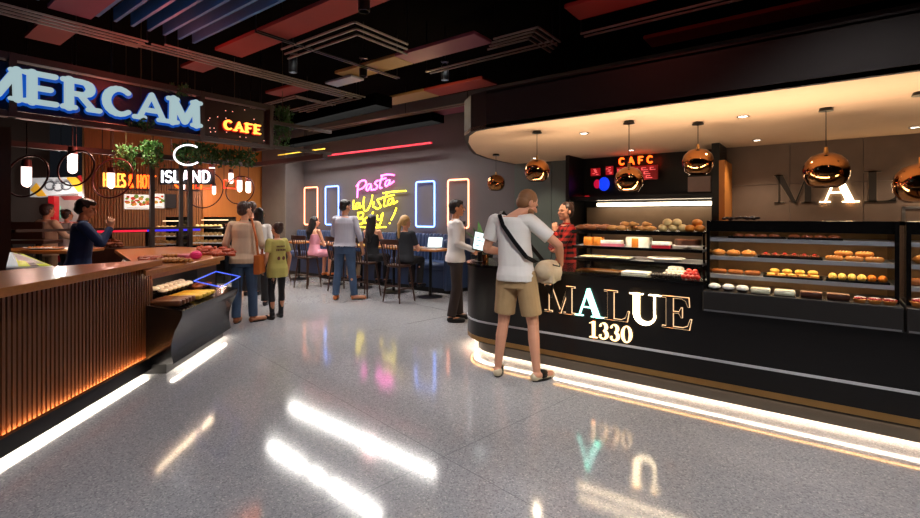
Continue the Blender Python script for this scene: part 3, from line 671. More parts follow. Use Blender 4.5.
def hand(mb, w, d, nrm, side, s, curl=.5, spread=.5):
    # w wrist, d along the palm, nrm direction the fingers curl to, side towards the thumb
    d = Vector(d).normalized(); nrm = (Vector(nrm) - d*Vector(nrm).dot(d)).normalized(); sd = d.cross(nrm).normalized(); sd = sd if sd.dot(Vector(side)) > 0 else -sd
    w = Vector(w); rs = []
    for t, rx, ry in ((-.01, .026, .02), (.02, .03, .019), (.055, .039, .016), (.085, .041, .014)):
        c = w + d*t*s; rs.append([c + (sd*math.cos(2*PI*i/12)*rx + nrm*math.sin(2*PI*i/12)*ry)*s for i in range(12)])
    mb.rings(rs)
    for k, (off, ln) in enumerate(((.031, .068), (.0105, .076), (-.0105, .071), (-.031, .056))):
        p = w + (d*.078 + sd*off)*s; dd = (d + sd*off*2.2*spread/.5).normalized()
        for j in range(3):
            a = curl*(.35 + .55*j) + k*.06; q = p + (dd*math.cos(a) + nrm*math.sin(a))*ln*s*(.42, .33, .27)[j]
            mb.cap(p, (.0095, .0085, .0078)[j]*s, q, (.0085, .0078, .0068)[j]*s, n=8); p = q
    p = w + (d*.02 + sd*.024)*s; q = p + (d*.03 + sd*.024 + nrm*.01)*s; r_ = q + (d*.026 + sd*.006 + nrm*.014)*s; e = r_ + (d*.02 - sd*.002 + nrm*.012)*s
    mb.cap(p, .015*s, q, .012*s, n=8); mb.cap(q, .0115*s, r_, .0095*s, n=8); mb.cap(r_, .0095*s, e, .0075*s, n=8)
def loftz(mb, rings, n=24, shift=None):
    rs = []
    for z, cx, cy, rx, ry in rings:
        q = [V3(cx + rx*math.copysign(abs(math.cos(2*PI*i/n))**.85, math.cos(2*PI*i/n)), cy + ry*math.copysign(abs(math.sin(2*PI*i/n))**.85, math.sin(2*PI*i/n)), z) for i in range(n)]
        rs.append([shift(p) for p in q] if shift else q)
    mb.rings(rs)
PCOUNT = 0
def person(label, pos, look, h=1.75, fem=False, pose=None, skin='light', hair=('short', 'black'), top=None, bottom=None, shoe='black', face=True, vox=.009, lean=(0, 0), head=(0, 0), group=None, seat=None, cat='person', fat=1.0, hoff=(0, 0, 0)):
    """look: facing direction in camera terms (right, away). front is local -y, the person's left is +x."""
    f = cw(*look); rz = math.atan2(f.x, -f.y); s = h / 1.78
    root = thing('person', label, cat, pos, rz, group)
    ws = .88 if fem else 1.0; P = dict(shl=.19*ws)
    J = {}
    dz = 0 if seat is None else seat - .87*s       # seated: pelvis drops to the seat
    def L(p):
        t = max(0, (p.z - .95)/.52); return V3(p.x + lean[0]*t, p.y + lean[1]*t, p.z)
    def U(x, y, z): p = L(V3(x, y, z)) * s; p.z += dz; return p
    for sd, sx in (('l', 1), ('r', -1)):
        J['sh'+sd] = U(sx*.175*ws, .0, 1.44); J['el'+sd] = U(sx*.235*ws, .04, 1.16); J['wr'+sd] = U(sx*.25*ws, -.04, .91)
        J['hp'+sd] = V3(sx*.09, 0, .92)*s + V3(0, 0, dz)
        J['kn'+sd] = V3(sx*.10, -.02, .50)*s; J['an'+sd] = V3(sx*.105, .02, .085)*s; J['toe'+sd] = V3(sx*.125, -.16, .03)*s
        J['hd'+sd] = V3(0, -.2, -1); J['hn'+sd] = V3(-sx, -.3, 0); J['hs'+sd] = V3(0, -1, 0); J['cu'+sd] = .5
        if seat is not None: J['kn'+sd] = V3(sx*.10, -.42, 0)*s + V3(0, 0, seat + .03); J['an'+sd] = V3(sx*.10, -.36, .09)*s + V3(0, 0, max(0, seat - .5)); J['toe'+sd] = V3(sx*.11, -.53, .03)*s + V3(0, 0, max(0, seat - .5))
    for k, v in (pose or {}).items():
        if k[:2] in ('hd', 'hn', 'hs'): J[k] = Vector(v)
        elif k[:2] == 'cu': J[k] = v
        else: J[k] = Vector(v) * s
    body = MB(); z0 = dz
    def T(rings, k=1, g=0): return [(z*s, 0, cy*s, (rx*k + g)*s*(ws if z > 1.1 else (.96 if fem else 1)), (ry*k + g)*s) for z, cy, rx, ry in rings]
    def sh(p): q = L(p/s)*s; q.z += dz; return q
    TR = [(.84, .01, .15, .10), (.93, .01, .165, .115), (1.03, .005, .145, .10), (1.12, 0, .137 if not fem else .125, .097), (1.25, -.005, .155, .11), (1.37, 0, .168, .115), (1.44, .01, .15, .095), (1.49, .015, .085, .07)]
    loftz(body, T(TR, fat), shift=sh)
    nb = U(0, .015, 1.46); hc = U(hoff[0], -.015 + hoff[1], 1.665 + hoff[2])
    body.cap(nb, .056*s*(.9 if fem else 1), hc + V3(0, .012, -.05)*s, .05*s*(.88 if fem else 1))
    yaw, pit = head; HR = Matrix.Rotation(R(yaw), 3, 'Z') @ Matrix.Rotation(R(pit), 3, 'X')
    def H(x, y, z): return hc + HR @ (V3(x, y, z)*s*1.06)
    def he(mb, c, r): mb.ell(H(*c), [q*s*1.06 for q in r], 18, 12, HR)
    he(body, (0, .015, .025), (.073, .092, .092)); he(body, (0, -.028, -.04), (.056, .06, .07)); he(body, (0, -.062, -.088), (.027, .022, .02)); he(body, (0, .0, -.055), (.055, .06, .05))
    he(body, (0, -.068, .028), (.045, .018, .014)); body.cap(H(0, -.085, .015), .008*s, H(0, -.108, -.022), .013*s, n=10); he(body, (0, -.083, -.052), (.021, .012, .011))
    for sx in (-1, 1): he(body, (sx*.074, .012, -.005), (.012, .019, .031)); he(body, (sx*.038, -.062, -.02), (.022, .02, .018))
    for sd, sx in (('l', 1), ('r', -1)):
        a, e, w_ = J['sh'+sd], J['el'+sd], J['wr'+sd]; m = .84 if fem else 1
        body.cap(U(sx*.09*ws, .01, 1.43), .06*s*m, a, .058*s*m); body.cap(a, .054*s*m, e, .039*s*m)
        q = e + (w_ - e)*.3; body.cap(e, .04*s*m, q, .042*s*m); body.cap(q, .042*s*m, w_, .026*s*m)
        d = J['hd'+sd]; 
        if (pose or {}).get('hd'+sd) is None: d = (w_ - e)
        hand(body, w_, d, J['hn'+sd], J['hs'+sd], s*(.9 if fem else 1), J['cu'+sd])
        a, k, n_, t = J['hp'+sd], J['kn'+sd], J['an'+sd], J['toe'+sd]
        body.cap(a, .088*s*fat, k, .055*s); q = k + (n_ - k)*.32 + V3(0, .014, 0)*s; body.cap(k, .052*s, q, .054*s); body.cap(q, .053*s, n_, .034*s)
        body.cap(n_ + V3(0, .02, -.03)*s, .034*s, t + V3(0, .03, .01)*s, .028*s)
    remesh(body, 'body', SKIN[skin], root, vox*.72, 3)
    # hair
    hm = HAIR[hair[1]]; hb = MB(); kind = hair[0]
    he(hb, (0, .028, .038), (.081, .094, .09))
    he(hb, (0, .05, -.01), (.074, .066, .075))
    if kind in ('long', 'pony', 'bun', 'bob'): he(hb, (0, .035, .03), (.085, .095, .094))
    if kind == 'long': hb.cap(H(0, .05, .0), .086*s, H(0, .10, -.24), .088*s, sx=1.15); hb.cap(H(0, .10, -.24), .085*s, H(.01, .11, -.38), .04*s)
    if kind == 'bob': hb.cap(H(0, .03, .0), .085*s, H(0, .05, -.13), .075*s)
    if kind == 'bun': he(hb, (0, .1, .085), (.042, .042, .042))
    if kind == 'pony': hb.cap(H(0, .11, .04), .03*s, H(0, .15, -.06), .04*s); hb.cap(H(0, .15, -.06), .038*s, H(0, .14, -.30), .018*s)
    if kind == 'tuft': he(hb, (0, -.01, .085), (.07, .085, .045))
    if kind == 'crop': hb = MB(); he(hb, (0, .024, .034), (.0775, .093, .0905)); he(hb, (0, .045, -.01), (.0735, .066, .07))
    if kind == 'short': he(hb, (0, -.01, .08), (.068, .08, .045))
    ho = remesh(hb, 'hair', hm, root, vox*.8, 2, .004 if kind != 'crop' else .001, 40)
    if kind == 'crop':
        bb = MB(); he(bb, (0, -.032, -.06), (.061, .062, .055)); remesh(bb, 'beard', HAIR['fair'], root, vox*.8, 2)
    if face:
        for sx in (-1, 1):
            MB().ell(H(sx*.03, -.081, .004), (.011*s, .008*s, .0065*s), 10, 6, HR).build('eye', EYE, root, smooth=80)
            MB().ell(H(sx*.031, -.085, .024), (.018*s, .006*s, .004*s), 10, 6, HR).build('eyebrow', hm, root, smooth=80)
        MB().ell(H(0, -.093, -.052), (.02*s, .006*s, .006*s), 10, 6, HR).build('mouth', LIP, root, smooth=80)
    # top
    if top:
        kind, m = top[0], top[1]; g = {'tank': .007, 'tee': .014, 'shirt': .014, 'dress': .01, 'apron': .014}[kind]
        mb = MB(); tr = [r for r in TR if r[0] > .9]
        if kind == 'tank': tr = [(z, a, b, c) if z < 1.4 else (z, a, b*.8, c) for z, a, b, c in tr if z < 1.46]
        if kind in ('tee', 'shirt'):
            hem = top[2] if len(top) > 2 else .86
            tr = [(hem, .01, .186, .134), (.95, .01, .184, .132)] + [r for r in TR if r[0] > 1.0][:-1] + [(1.475, .013, .10, .078)]
            tr = [(z, a, max(b, .163) if z < 1.2 else max(b, .155) if z < 1.3 else b, max(c, .113) if z < 1.2 else c) for z, a, b, c in tr]
        if kind == 'dress':
            tr = [(.86, .0, .17, .13)] + [r for r in TR if .9 < r[0] < 1.42]
        loftz(mb, T(tr, fat, g), shift=sh)
        if kind in ('tee', 'shirt'):
            for sd, sx in (('l', 1), ('r', -1)):
                a, e, w_ = J['sh'+sd], J['el'+sd], J['wr'+sd]; mm = .88 if fem else 1
                mb.cap(U(sx*.085*ws, .01, 1.43), .07*s*mm, a, .069*s*mm)
                if kind == 'tee' : mb.cap(a, .068*s*mm, a + (e - a)*.68, .066*s*mm, flat1=True, n=18)
                else:
                    mb.cap(a, .066*s*mm, e, .052*s*mm); c = top[3] if len(top) > 3 else .97; mb.cap(e, .052*s*mm, e + (w_ - e)*c, (.038 + .012*(1-c))*s*mm, flat1=True, n=16)
        if kind == 'dress':
            for sx in (-1, 1): mb.tube([U(sx*.09*ws, -.1, 1.36), U(sx*.11*ws, -.03, 1.48), U(sx*.09*ws, .08, 1.4)], .012*s)
            if seat is not None:
                for sd in 'lr': mb.cap(J['hp'+sd], .108*s, J['hp'+sd] + (J['kn'+sd] - J['hp'+sd])*.75, .09*s, flat1=True, n=18)
        remesh(mb, {'tee': 'tee_shirt', 'shirt': 'shirt', 'dress': 'dress', 'tank': 'tank_top', 'apron': 'apron'}[kind], m, root, vox*.85, 3, .005 if kind != 'tank' else .002, 7)
        if kind == 'shirt': 
            c = MB(); cc = U(0, .008, 1.495); c.lathe([(.062*s, -.02*s), (.056*s, .02*s), (.052*s, .02*s), (.058*s, -.02*s)], cc, 20, close=False); c.build('collar', m, root, smooth=50)
    if bottom:
        kind, m = bottom; mb = MB(); g = .012 if kind != 'leggings' else .005
        loftz(mb, T([(.83, .01, .155, .105), (.93, .01, .166, .115), (.99, .008, .150, .104)], fat, g), shift=sh)
        for sd in 'lr':
            a, k, n_ = J['hp'+sd], J['kn'+sd], J['an'+sd]
            if kind == 'shorts': mb.cap(a, .105*s, a + (k - a)*.80, .094*s, flat1=True, n=20)
            elif kind == 'leggings': mb.cap(a, .088*s, k, .056*s); mb.cap(k, .058*s, k + (n_-k)*.35 + V3(0, .012, 0), .058*s); mb.cap(k + (n_-k)*.35, .058*s, n_, .04*s, flat1=True)
            else:
                lw = .062 if kind == 'jeans' else .066
                mb.cap(a, .1*s, k, .071*s); mb.cap(k, .071*s, n_ + V3(0, 0, .0), lw*s, flat1=True, n=18)
        remesh(mb, {'shorts': 'shorts', 'jeans': 'jeans', 'trousers': 'trousers', 'leggings': 'leggings'}[kind], m, root, vox*.85, 3, .006 if kind != 'leggings' else .001, 8)
    if shoe:
        for sd in 'lr':
            n_, t = J['an'+sd], J['toe'+sd]; z = V3(0, 0, 1); b = n_.z - .085*s
            mb = MB(); he_ = V3(n_.x, n_.y, b); d = V3(t.x - n_.x, t.y - n_.y, 0).normalized()
            mb.cap(he_ - d*.025*s + z*.04*s, .041*s, he_ + d*.16*s + z*.032*s, .036*s); mb.cap(he_ + d*.06*s + z*.035*s, .042*s, he_ + d*.17*s + z*.03*s, .04*s)
            if shoe[0] == 'boot': mb.cap(he_ + z*.05*s, .046*s, n_ + z*.05*s, .05*s, flat1=True)
            elif shoe[0] != 'flat': mb.cap(he_ + z*.05*s, .044*s, n_ - z*.01*s, .045*s, flat1=True)
            o = remesh(mb, 'shoe', shoe[1], root, vox*.8, 2, minz=b + .012)
            so = MB(); r0 = []; 
            for zz, g in ((b + .0, .0), (b + .022*s, .002)):
                r0.append([he_ * 1 - z*he_.z + z*zz + d*(.072 + (.122 + g)*math.cos(2*PI*i/20))*s + d.cross(z)*(.044 + g)*math.sin(2*PI*i/20)*s for i in range(20)])
            so.rings(r0); so.build('sole', shoe[2] if len(shoe) > 2 else M['black'], o, smooth=40)
            if len(shoe) > 3:
                MB().cap(he_ + d*.05*s + z*.05*s, .0475*s, he_ + d*.085*s + z*.045*s, .045*s).build('strap', shoe[3], o, smooth=40)
    root['_s'] = 0; del root['_s']
    return root, J, U, s
CL = dict(white=mat('cloth_white', 'd8d3ce', .9, var=.04, scale=5), khaki=mat('cloth_khaki', 'a88a62', .9), beige=mat('cloth_beige', 'c2a78c', .9, var=.08), jean=mat('cloth_denim', '3a4f6b', .85, scale=5, var=.4),
  pale=mat('cloth_pale_blue', 'a9a8b4', .9, var=.08), dark=mat('cloth_black', '17161a', .85), brown=mat('cloth_brown', '2e2422', .85), navy=mat('cloth_navy', '20355c', .85, scale=6, var=.25),
  olive=mat('cloth_olive_yellow', 'a79c54', .9), pink=mat('cloth_pink', 'd58fa0', .9), char=mat('cloth_charcoal', '23252b', .85), sand=mat('cloth_sand', '9b8468', .9),
  leather=mat('leather_brown', '8a5230', .45), tanl=mat('leather_tan', 'b0602a', .45), ora=mat('leather_orange', 'b05a1e', .5), cream=mat('canvas_cream', 'b8a488', .8, bump=.2))
# red and black plaid
CL['plaid'] = stripes('cloth_plaid', 'b3241c', '1a0e0e', 2, 14, .5, .9, axis2=0)
BK = ('shoe', mat('shoe_black', '121012', .5))
# 1 customer in white tee
mp = fl(516.5, 4.62)
r1, J, U, s = person('person in white tee and khaki shorts standing at the bakery counter', mp, (.45, .9), 1.88, vox=.0065, hair=('crop', 'fair'), skin='light', lean=(.06, -.05), head=(-42, 30), hoff=(-.13, -.09, -.06),
    fat=.9, top=('tee', CL['white'], .895), bottom=('shorts', CL['khaki']), shoe=('flat', mat('shoe_cream', 'c9b99a', .6), M['black'], M['black']),
    pose={'elr': (-.36, -.13, 1.22), 'wrr': (-.34, -.28, 1.03), 'hdr': (.15, -.1, -1), 'hnr': (1, 0, 0), 'hsr': (0, 1, 0), 'ell': (.31, -.02, 1.17), 'wrl': (.2, -.26, 1.12),
          'hpl': (.085, 0, .92), 'knl': (.13, -.01, .50), 'anl': (.165, .05, .085), 'toel': (.21, -.13, .03), 'knr': (-.15, -.03, .50), 'anr': (-.2, .02, .085), 'toer': (-.29, -.14, .03)})
def sling(root, U, s, straps, bagc, bagr, m, rz=0):
    t = thing('shoulder_bag', 'x', 'bag'); return t
bag = thing('sling_bag', 'cream canvas sling bag with black strap on the person in white tee', 'bag')
Mx = Matrix.Translation(mp) @ Matrix.Rotation(r1.rotation_euler.z, 4, 'Z')
bc = V3(-.27, -.16, 1.02)
mb = MB(); mb.ell(bc, (.135, .16, .12), 20, 12).cap(bc + V3(0, -.14, .03), .085, bc + V3(0, .14, .03), .085).box(bc + V3(-.09, -.15, -.09), bc + V3(.09, .15, .02))
o = remesh(mb, 'pouch', CL['cream'], bag, .007, 3, .006, 10)
o.data.transform(Mx)
mb = MB(); mb.tube([Mx @ (bc + V3(-.08, -.11, .09)), Mx @ (bc + V3(-.115, 0, .06)), Mx @ (bc + V3(-.08, .11, .085))], .006).build('zip', M['black'], bag)
st = [V3(-.21, -.02, 1.06), V3(-.16, .115, 1.12), V3(-.06, .142, 1.26), V3(.04, .135, 1.40), V3(.09, .085, 1.50), V3(.105, -.01, 1.535), V3(.06, -.13, 1.42), V3(-.05, -.2, 1.25), V3(-.2, -.24, 1.05)]
st = [V3(p.x, p.y*1.12 - .008*0, p.z*1.035) for p in st]; q = []
for a, b in zip(st, st[1:]):
    for k in range(4): q.append(a + (b - a)*k/4)
q.append(st[-1]); mb = MB(); rs = []
for i, p in enumerate(q):
    c = L0 = p + V3(.06, -.05, 0)*max(0, (p.z - .95)/.52)
    tdir = (q[min(i+1, len(q)-1)] - q[max(i-1, 0)]).normalized(); out = V3(c.x*0 + .0, 1 if p.y > -.01 else -1, .25).normalized(); wv = tdir.cross(out).normalized()
    rs.append([Mx @ (c*1.02 + wv*.02 + out*.004), Mx @ (c*1.02 - wv*.02 + out*.004), Mx @ (c*1.02 - wv*.02 - out*.002), Mx @ (c*1.02 + wv*.02 - out*.002)])
mb.rings(rs).build('strap', M['black'], bag)
MB().box((-.01, -.01, -.16), (.01, .01, 0)).xf(Mx @ Matrix.Translation(bc + V3(-.04, -.02, -.09)) @ Matrix.Rotation(.35, 4, 'X')).build('strap_end', M['black'], bag)
rebase(bag, Mx @ bc)
# 2 baker in plaid
person('person in red and black plaid shirt behind the bakery counter, hand at mouth', fl(566, 6.3), (-1, -.2), 1.74, True, hair=('bun', 'brown'), top=('shirt', CL['plaid'], .8), bottom=('trousers', CL['dark']), shoe=BK, head=(18, 0),
    pose={'ell': (.21, -.16, 1.19), 'wrl': (.07, -.2, 1.4), 'hdl': (-.15, .1, 1), 'hnl': (-1, .4, 0), 'hsl': (0, 1, .3), 'elr': (-.2, -.13, 1.17), 'wrr': (.05, -.2, 1.14)}, vox=.008)
# 3 waiter
r3, J, U, s = person('waiter in white shirt, black tie and dark trousers near the bench end', fl(456, 7.1), (.96, .1), 1.8, hair=('short', 'black'), skin='tan', top=('shirt', CL['white'], .88), bottom=('trousers', CL['brown']), shoe=BK, face=True, vox=.008,
    pose={'ell': (.25, -.02, 1.17), 'wrl': (.12, -.24, 1.04), 'elr': (-.23, .0, 1.16), 'wrr': (-.16, -.26, 1.05), 'knl': (.09, -.03, .5), 'anl': (.1, -.06, .085), 'toel': (.12, -.24, .03), 'knr': (-.09, 0, .5), 'anr': (-.1, .08, .085), 'toer': (-.13, -.1, .03)})
MB().box((-.02, -.148, 1.12), (.02, -.14, 1.44)).box((-.028, -.15, 1.1), (.028, -.142, 1.2)).box((-.025, -.142, 1.44), (.025, -.105, 1.49)).build('tie', CL['dark'], r3)
# 4 standing man back to us by chairs
r4, J, U, s = person('person in pale blue shirt and blue jeans standing by the dark chairs', fl(345, 8.9), (.12, 1), 1.86, hair=('short', 'black'), skin='mid', top=('shirt', CL['pale'], .98, .45), bottom=('jeans', CL['jean']), shoe=('shoe', CL['tanl']), face=False, head=(-32, 12), fat=1.05,
    pose={'elr': (-.27, .0, 1.16), 'wrr': (-.3, -.07, .92), 'ell': (.25, -.07, 1.17), 'wrl': (.14, -.26, 1.12), 'anl': (.16, .05, .085), 'toel': (.19, -.1, .03), 'anr': (-.17, -.02, .085), 'toer': (-.33, -.07, .03), 'knl': (.13, 0, .5), 'knr': (-.13, 0, .5)})
mb = MB(); 
loftz(mb, [(.965*s, 0, .01*s, .172*s*1.05, .122*s*1.05), (1.0*s, 0, .01*s, .170*s*1.05, .122*s*1.05)]); mb.build('belt', CL['leather'], r4, smooth=60)
# 5 man in beige shirt with bag
r5, J, U, s = person('person in beige shirt, jeans and brown boots at the wooden food counter', fl(244, 7.0), (-.12, 1), 1.77, hair=('short', 'brown'), skin='mid', top=('shirt', CL['beige'], .88, .8), bottom=('jeans', CL['jean']), shoe=('boot', CL['leather']), face=False, head=(-35, 5), lean=(.0, -.03),
    pose={'ell': (.26, .0, 1.17), 'wrl': (.26, -.2, 1.0), 'elr': (-.24, -.02, 1.17), 'wrr': (-.2, -.22, 1.08), 'anl': (.09, .06, .085), 'toel': (.1, -.12, .03), 'anr': (-.13, .0, .085), 'toer': (-.27, -.13, .03), 'knl': (.1, .0, .5), 'knr': (-.1, -.05, .5)}, vox=.008)
Mx = Matrix.Translation(r5.location) @ Matrix.Rotation(r5.rotation_euler.z, 4, 'Z')
bag = thing('shoulder_bag', 'orange brown leather shoulder bag of the person in the beige shirt', 'bag')
o = remesh(MB().box((-.27, -.14, .72), (-.18, .16, 1.0)), 'pouch', CL['ora'], bag, .008, 6, .004, 10); o.data.transform(Mx)
mb = MB().tube([Mx @ V3(*p) for p in ((-.23, .1, .98), (-.22, .13, 1.2), (-.16, .1, 1.45), (-.11, .02, 1.53), (-.13, -.1, 1.42), (-.22, -.15, 1.2), (-.23, -.1, .98))], .016, n=6).build('strap', CL['ora'], bag, smooth=60)
rebase(bag, Mx @ V3(-.22, 0, .72))
# 6 women behind him
person('person with black hair and white blouse behind the beige shirt person', fl(259, 8.3), (-.3, 1), 1.7, True, hair=('bob', 'black'), top=('shirt', CL['white'], .95), bottom=('trousers', CL['dark']), shoe=BK, face=False, pose={'wrr': (-.27, -.05, .9)})
person('standing person with dark bun whose head shows past the beige shirt person', fl(252, 9.4), (-.2, 1), 1.84, True, hair=('bun', 'brown'), top=('tee', CL['dark']), bottom=('trousers', CL['dark']), shoe=BK, face=False)
# 7 girl
r7, J, U, s = person('young person with hair bun in yellow green tee, black leggings and boots', fl(277, 7.25), (-.75, .65), 1.46, True, hair=('bun', 'brown'), skin='mid', top=('tee', CL['olive'], .78), bottom=('leggings', CL['dark']), shoe=('boot', BK[1]), head=(18, 0),
    pose={'ell': (.22, .03, 1.15), 'wrl': (.22, -.1, .92), 'elr': (-.23, .05, 1.15), 'wrr': (-.24, -.02, .9), 'anr': (-.1, -.04, .085), 'toer': (-.14, -.22, .03)}, vox=.008)
mb = MB()
for x, z in ((-.04, .93), (.03, .93)): mb.ell((x*1.1 , .118, z), (.024, .004, .03), 10, 6)
for k in range(6): mb.box((-.075 + k*.026, .114, 1.04), (-.058 + k*.026, .119, 1.07)).box((-.06 + k*.022, .112, 1.10), (-.046 + k*.022, .117, 1.12))
mb.build('shirt_print', mat('print_dark_red', '5b2c24', .8), r7)
# 8 man in blue inside the cafe
person('person in navy blue shirt with raised hands behind the near slatted counter', fl(79, 6.1), (.72, .6), 1.78, hair=('short', 'black'), skin='tan', top=('shirt', CL['navy'], .85), bottom=('trousers', CL['dark']), shoe=BK, head=(-5, 14), lean=(0, -.04), vox=.008,
    pose={'elr': (-.25, -.22, 1.22), 'wrr': (-.14, -.32, 1.42), 'hdr': (.2, -.1, 1), 'hnr': (1, 0, 0), 'hsr': (0, 1, 0), 'ell': (.24, -.2, 1.2), 'wrl': (.08, -.34, 1.4), 'hdl': (0, 0, 1), 'hnl': (-1, 0, 0), 'hsl': (0, 1, 0)})
person('person seen from behind in a beige shirt among the dark cafe seats at far left', fl(47, 8.6), (.25, 1), 1.78, hair=('short', 'brown'), skin='mid', top=('shirt', CL['beige'], .85), bottom=('trousers', CL['sand']), shoe=BK, face=False, pose={'elr': (-.3, -.1, 1.2), 'wrr': (-.3, -.35, 1.15), 'ell': (.36, -.02, 1.26), 'wrl': (.5, -.15, 1.08)})
person('person in pale top partly hidden behind the navy shirt person', fl(67, 10.2), (.3, .9), 1.7, True, hair=('bun', 'brown'), top=('tee', CL['white']), bottom=('trousers', CL['dark']), shoe=BK, face=False)
# seated
def seated(label, x, y, look, **k):
    return person(label, (x, y, 0), look, seat=.70, **k)
CL['seatpose'] = None
def sitpose(**k):
    d = {'ell': (.2, -.12, .98), 'wrl': (.1, -.34, 1.03), 'elr': (-.22, -.1, .98), 'wrr': (-.1, -.33, 1.03)}; d.update(k); return d
WY = 6.36
seated('seated person with long dark hair in pink dress on the far left dark chair', -8.95, WY + .1, (.55, .84), h=1.66, fem=True, hair=('long', 'black'), skin='light', top=('dress', CL['pink']), shoe=('flat', CL['tanl']), head=(-20, 5), pose=sitpose())
seated('seated person with long dark hair in black top and trousers seen from behind', -7.02, WY + .05, (.35, .94), h=1.74, fem=True, hair=('long', 'black'), skin='light', top=('tank', CL['dark']), bottom=('trousers', CL['dark']), shoe=BK, face=False, pose=sitpose())
seated('seated person with blonde ponytail in dark tee before a laptop', -6.12, WY + .05, (.45, .9), h=1.7, fem=True, hair=('pony', 'blonde'), skin='light', top=('tee', CL['char'], .9), bottom=('trousers', CL['dark']), shoe=BK, face=False, head=(-20, 5), pose=sitpose())
seated('seated person in sand coloured trousers hidden behind the standing person in pale blue shirt', -7.95, 6.98 - .5, (.3, .95), h=1.7, hair=('short', 'brown'), skin='mid', top=('tee', CL['sand'], .9), bottom=('trousers', CL['sand']), shoe=('shoe', CL['leather']), face=False, pose=sitpose())
# ================================================================ BENCH, TABLES, CHAIRS
root = thing('banquette', 'long blue channel-tufted leather bench along the neon wall', 'bench')
bx0, bx1 = -11.8, -5.95
MB().box((bx0, 7.42, .1), (bx1, 7.98, .48), .02).build('base', M['bench'], root)
for k in range(6): x = bx0 + k*(bx1 - bx0)/6; MB().box((x + .005, 7.36, .48), (x + (bx1-bx0)/6 - .005, 7.85, .62), .04).build('seat_cushion', M['bench'], root, smooth=40)
mb = MB(); n = 58; 
for k in range(n): x = bx0 + (k + .5)*(bx1 - bx0)/n; mb.cap((x, 7.9, .6), .056, (x, 7.95, 1.14), .05, n=10)
mb.box((bx0, 7.92, .5), (bx1, 8.1, 1.14), .02); mb.build('backrest', M['bench'], root, smooth=50)
MB().box((bx1, 7.3, .08), (bx1 + .1, 8.12, 1.1), .03).build('end_panel', M['bench'], root, smooth=40)
MB().box((bx0, 7.45, 0), (bx1 + .08, 8.1, .1)).build('plinth', M['black'], root)
rebase(root, ((bx0+bx1)/2, 7.7, 0))
def leg_(a, b, r0, r1): return MB().cyl(a, b, r0, r1, 10)
root = thing('dark_chair', 'x', 'chair', group=None)
SH = .68
MB().prism([(.21*math.copysign(abs(math.cos(t))**.7, math.cos(t)), .2*math.copysign(abs(math.sin(t))**.7, math.sin(t))) for t in [2*PI*k/20 for k in range(20)]], SH - .04, SH, .01).build('seat', M['wooddark'], root, smooth=40)
for sx in (-1, 1):
    for sy in (-1, 1): leg_((sx*.14, sy*.13, SH - .03), (sx*.21, sy*.2, 0), .021, .014).build('leg', M['wooddark'], root, smooth=40)
for sx in (-1, 1): MB().cyl((sx*.19, -.17, .25), (sx*.19, .17, .25), .011).build('stretcher', M['wooddark'], root)
MB().cyl((-.185, -.165, .3), (.185, -.165, .3), .011).build('stretcher', M['wooddark'], root); MB().cyl((-.185, .165, .22), (.185, .165, .22), .011).build('stretcher', M['wooddark'], root)
for sx in (-1, 1): leg_((sx*.18, -.17, SH - .01), (sx*.21, -.26, 1.13), .018, .014).build('back_post', M['wooddark'], root, smooth=40)
for k in range(5): x = -.12 + k*.06; leg_((x, -.18, SH - .01), (x*1.2, -.255, 1.09), .009, .008).build('spindle', M['wooddark'], root)
mb = MB(); mb.rings([[(x, -.255 - .03*(1 - (x/.22)**2) + dy, z) for dy, z in ((-.012, 1.06), (.012, 1.06), (.012, 1.15), (-.012, 1.15))] for x in [-.225 + .045*k for k in range(11)]]); mb.build('crest_rail', M['wooddark'], root, smooth=40)
P = Placer(root)
for x, y, rz, l in ((-6.16, 6.28, .0, 'dark spindle-back chair under the blonde ponytail person'), (-7.06, 6.28, .12, 'dark spindle-back chair under the person in black top'), (-7.97, 6.42, -.1, 'dark spindle-back chair behind the standing person in pale blue shirt'),
                    (-8.98, 6.3, .1, 'dark spindle-back chair under the person in pink dress'), (-10.3, 6.4, 0, 'dark spindle-back chair farthest left before the blue bench')): P((x, y, 0), rz, l)
root = thing('dining_table', 'x', 'table')
MB().box((-.36, -.28, .9), (.36, .28, .94), .006).build('tabletop', M['woodtop'], root)
MB().cyl((0, 0, .02), (0, 0, .9), .03).build('pedestal', M['black'], root, smooth=40); MB().lathe([(.001, 0), (.24, 0), (.24, .012), (.04, .03), (.001, .03)]).build('base', M['black'], root, smooth=40)
P = Placer(root)
TB = [(-6.0, 'wooden pedestal table with the open laptop nearest the blue bench end'), (-7.0, 'wooden pedestal table before the person in black top'), (-8.0, 'wooden pedestal table behind the standing person in pale blue shirt'), (-8.95, 'wooden pedestal table before the person in pink dress'), (-10.3, 'wooden pedestal table farthest left before the blue bench')]
for x, l in TB: P((x, 6.98, 0), 0, l)
def laptop(label, x, y, z, rz):
    root = thing('laptop', label, 'laptop', (x, y, z), rz)
    MB().box((-.16, -.11, 0), (.16, .11, .015), .003).build('keyboard_base', M['steel'], root)
    sc = MB().box((-.16, 0, 0), (.16, .008, .21)).xf(Matrix.Translation((0, .11, .012)) @ Matrix.Rotation(-.25, 4, 'X')).build('lid', M['steel'], root)
    MB().box((-.15, -.003, .01), (.15, 0, .2)).xf(Matrix.Translation((0, .11, .012)) @ Matrix.Rotation(-.25, 4, 'X')).build('screen', G['screen'], sc)
laptop('open laptop with pale screen on the table nearest the bench end', -6.0, 7.03, .94, .25)
pl0 = thing('plate', 'x', 'plate'); MB().lathe([(.001, 0), (.06, 0), (.12, .018), (.118, .022), (.06, .006), (.001, .006)]).build('dish', M['plate'], pl0, smooth=40)
mb = MB()
for k in range(9): a = k*2.4; mb.ell((.02*k**.5*math.cos(a)*1.4, .02*k**.5*math.sin(a)*1.4, .018), (.022, .018, .012), 8, 5)
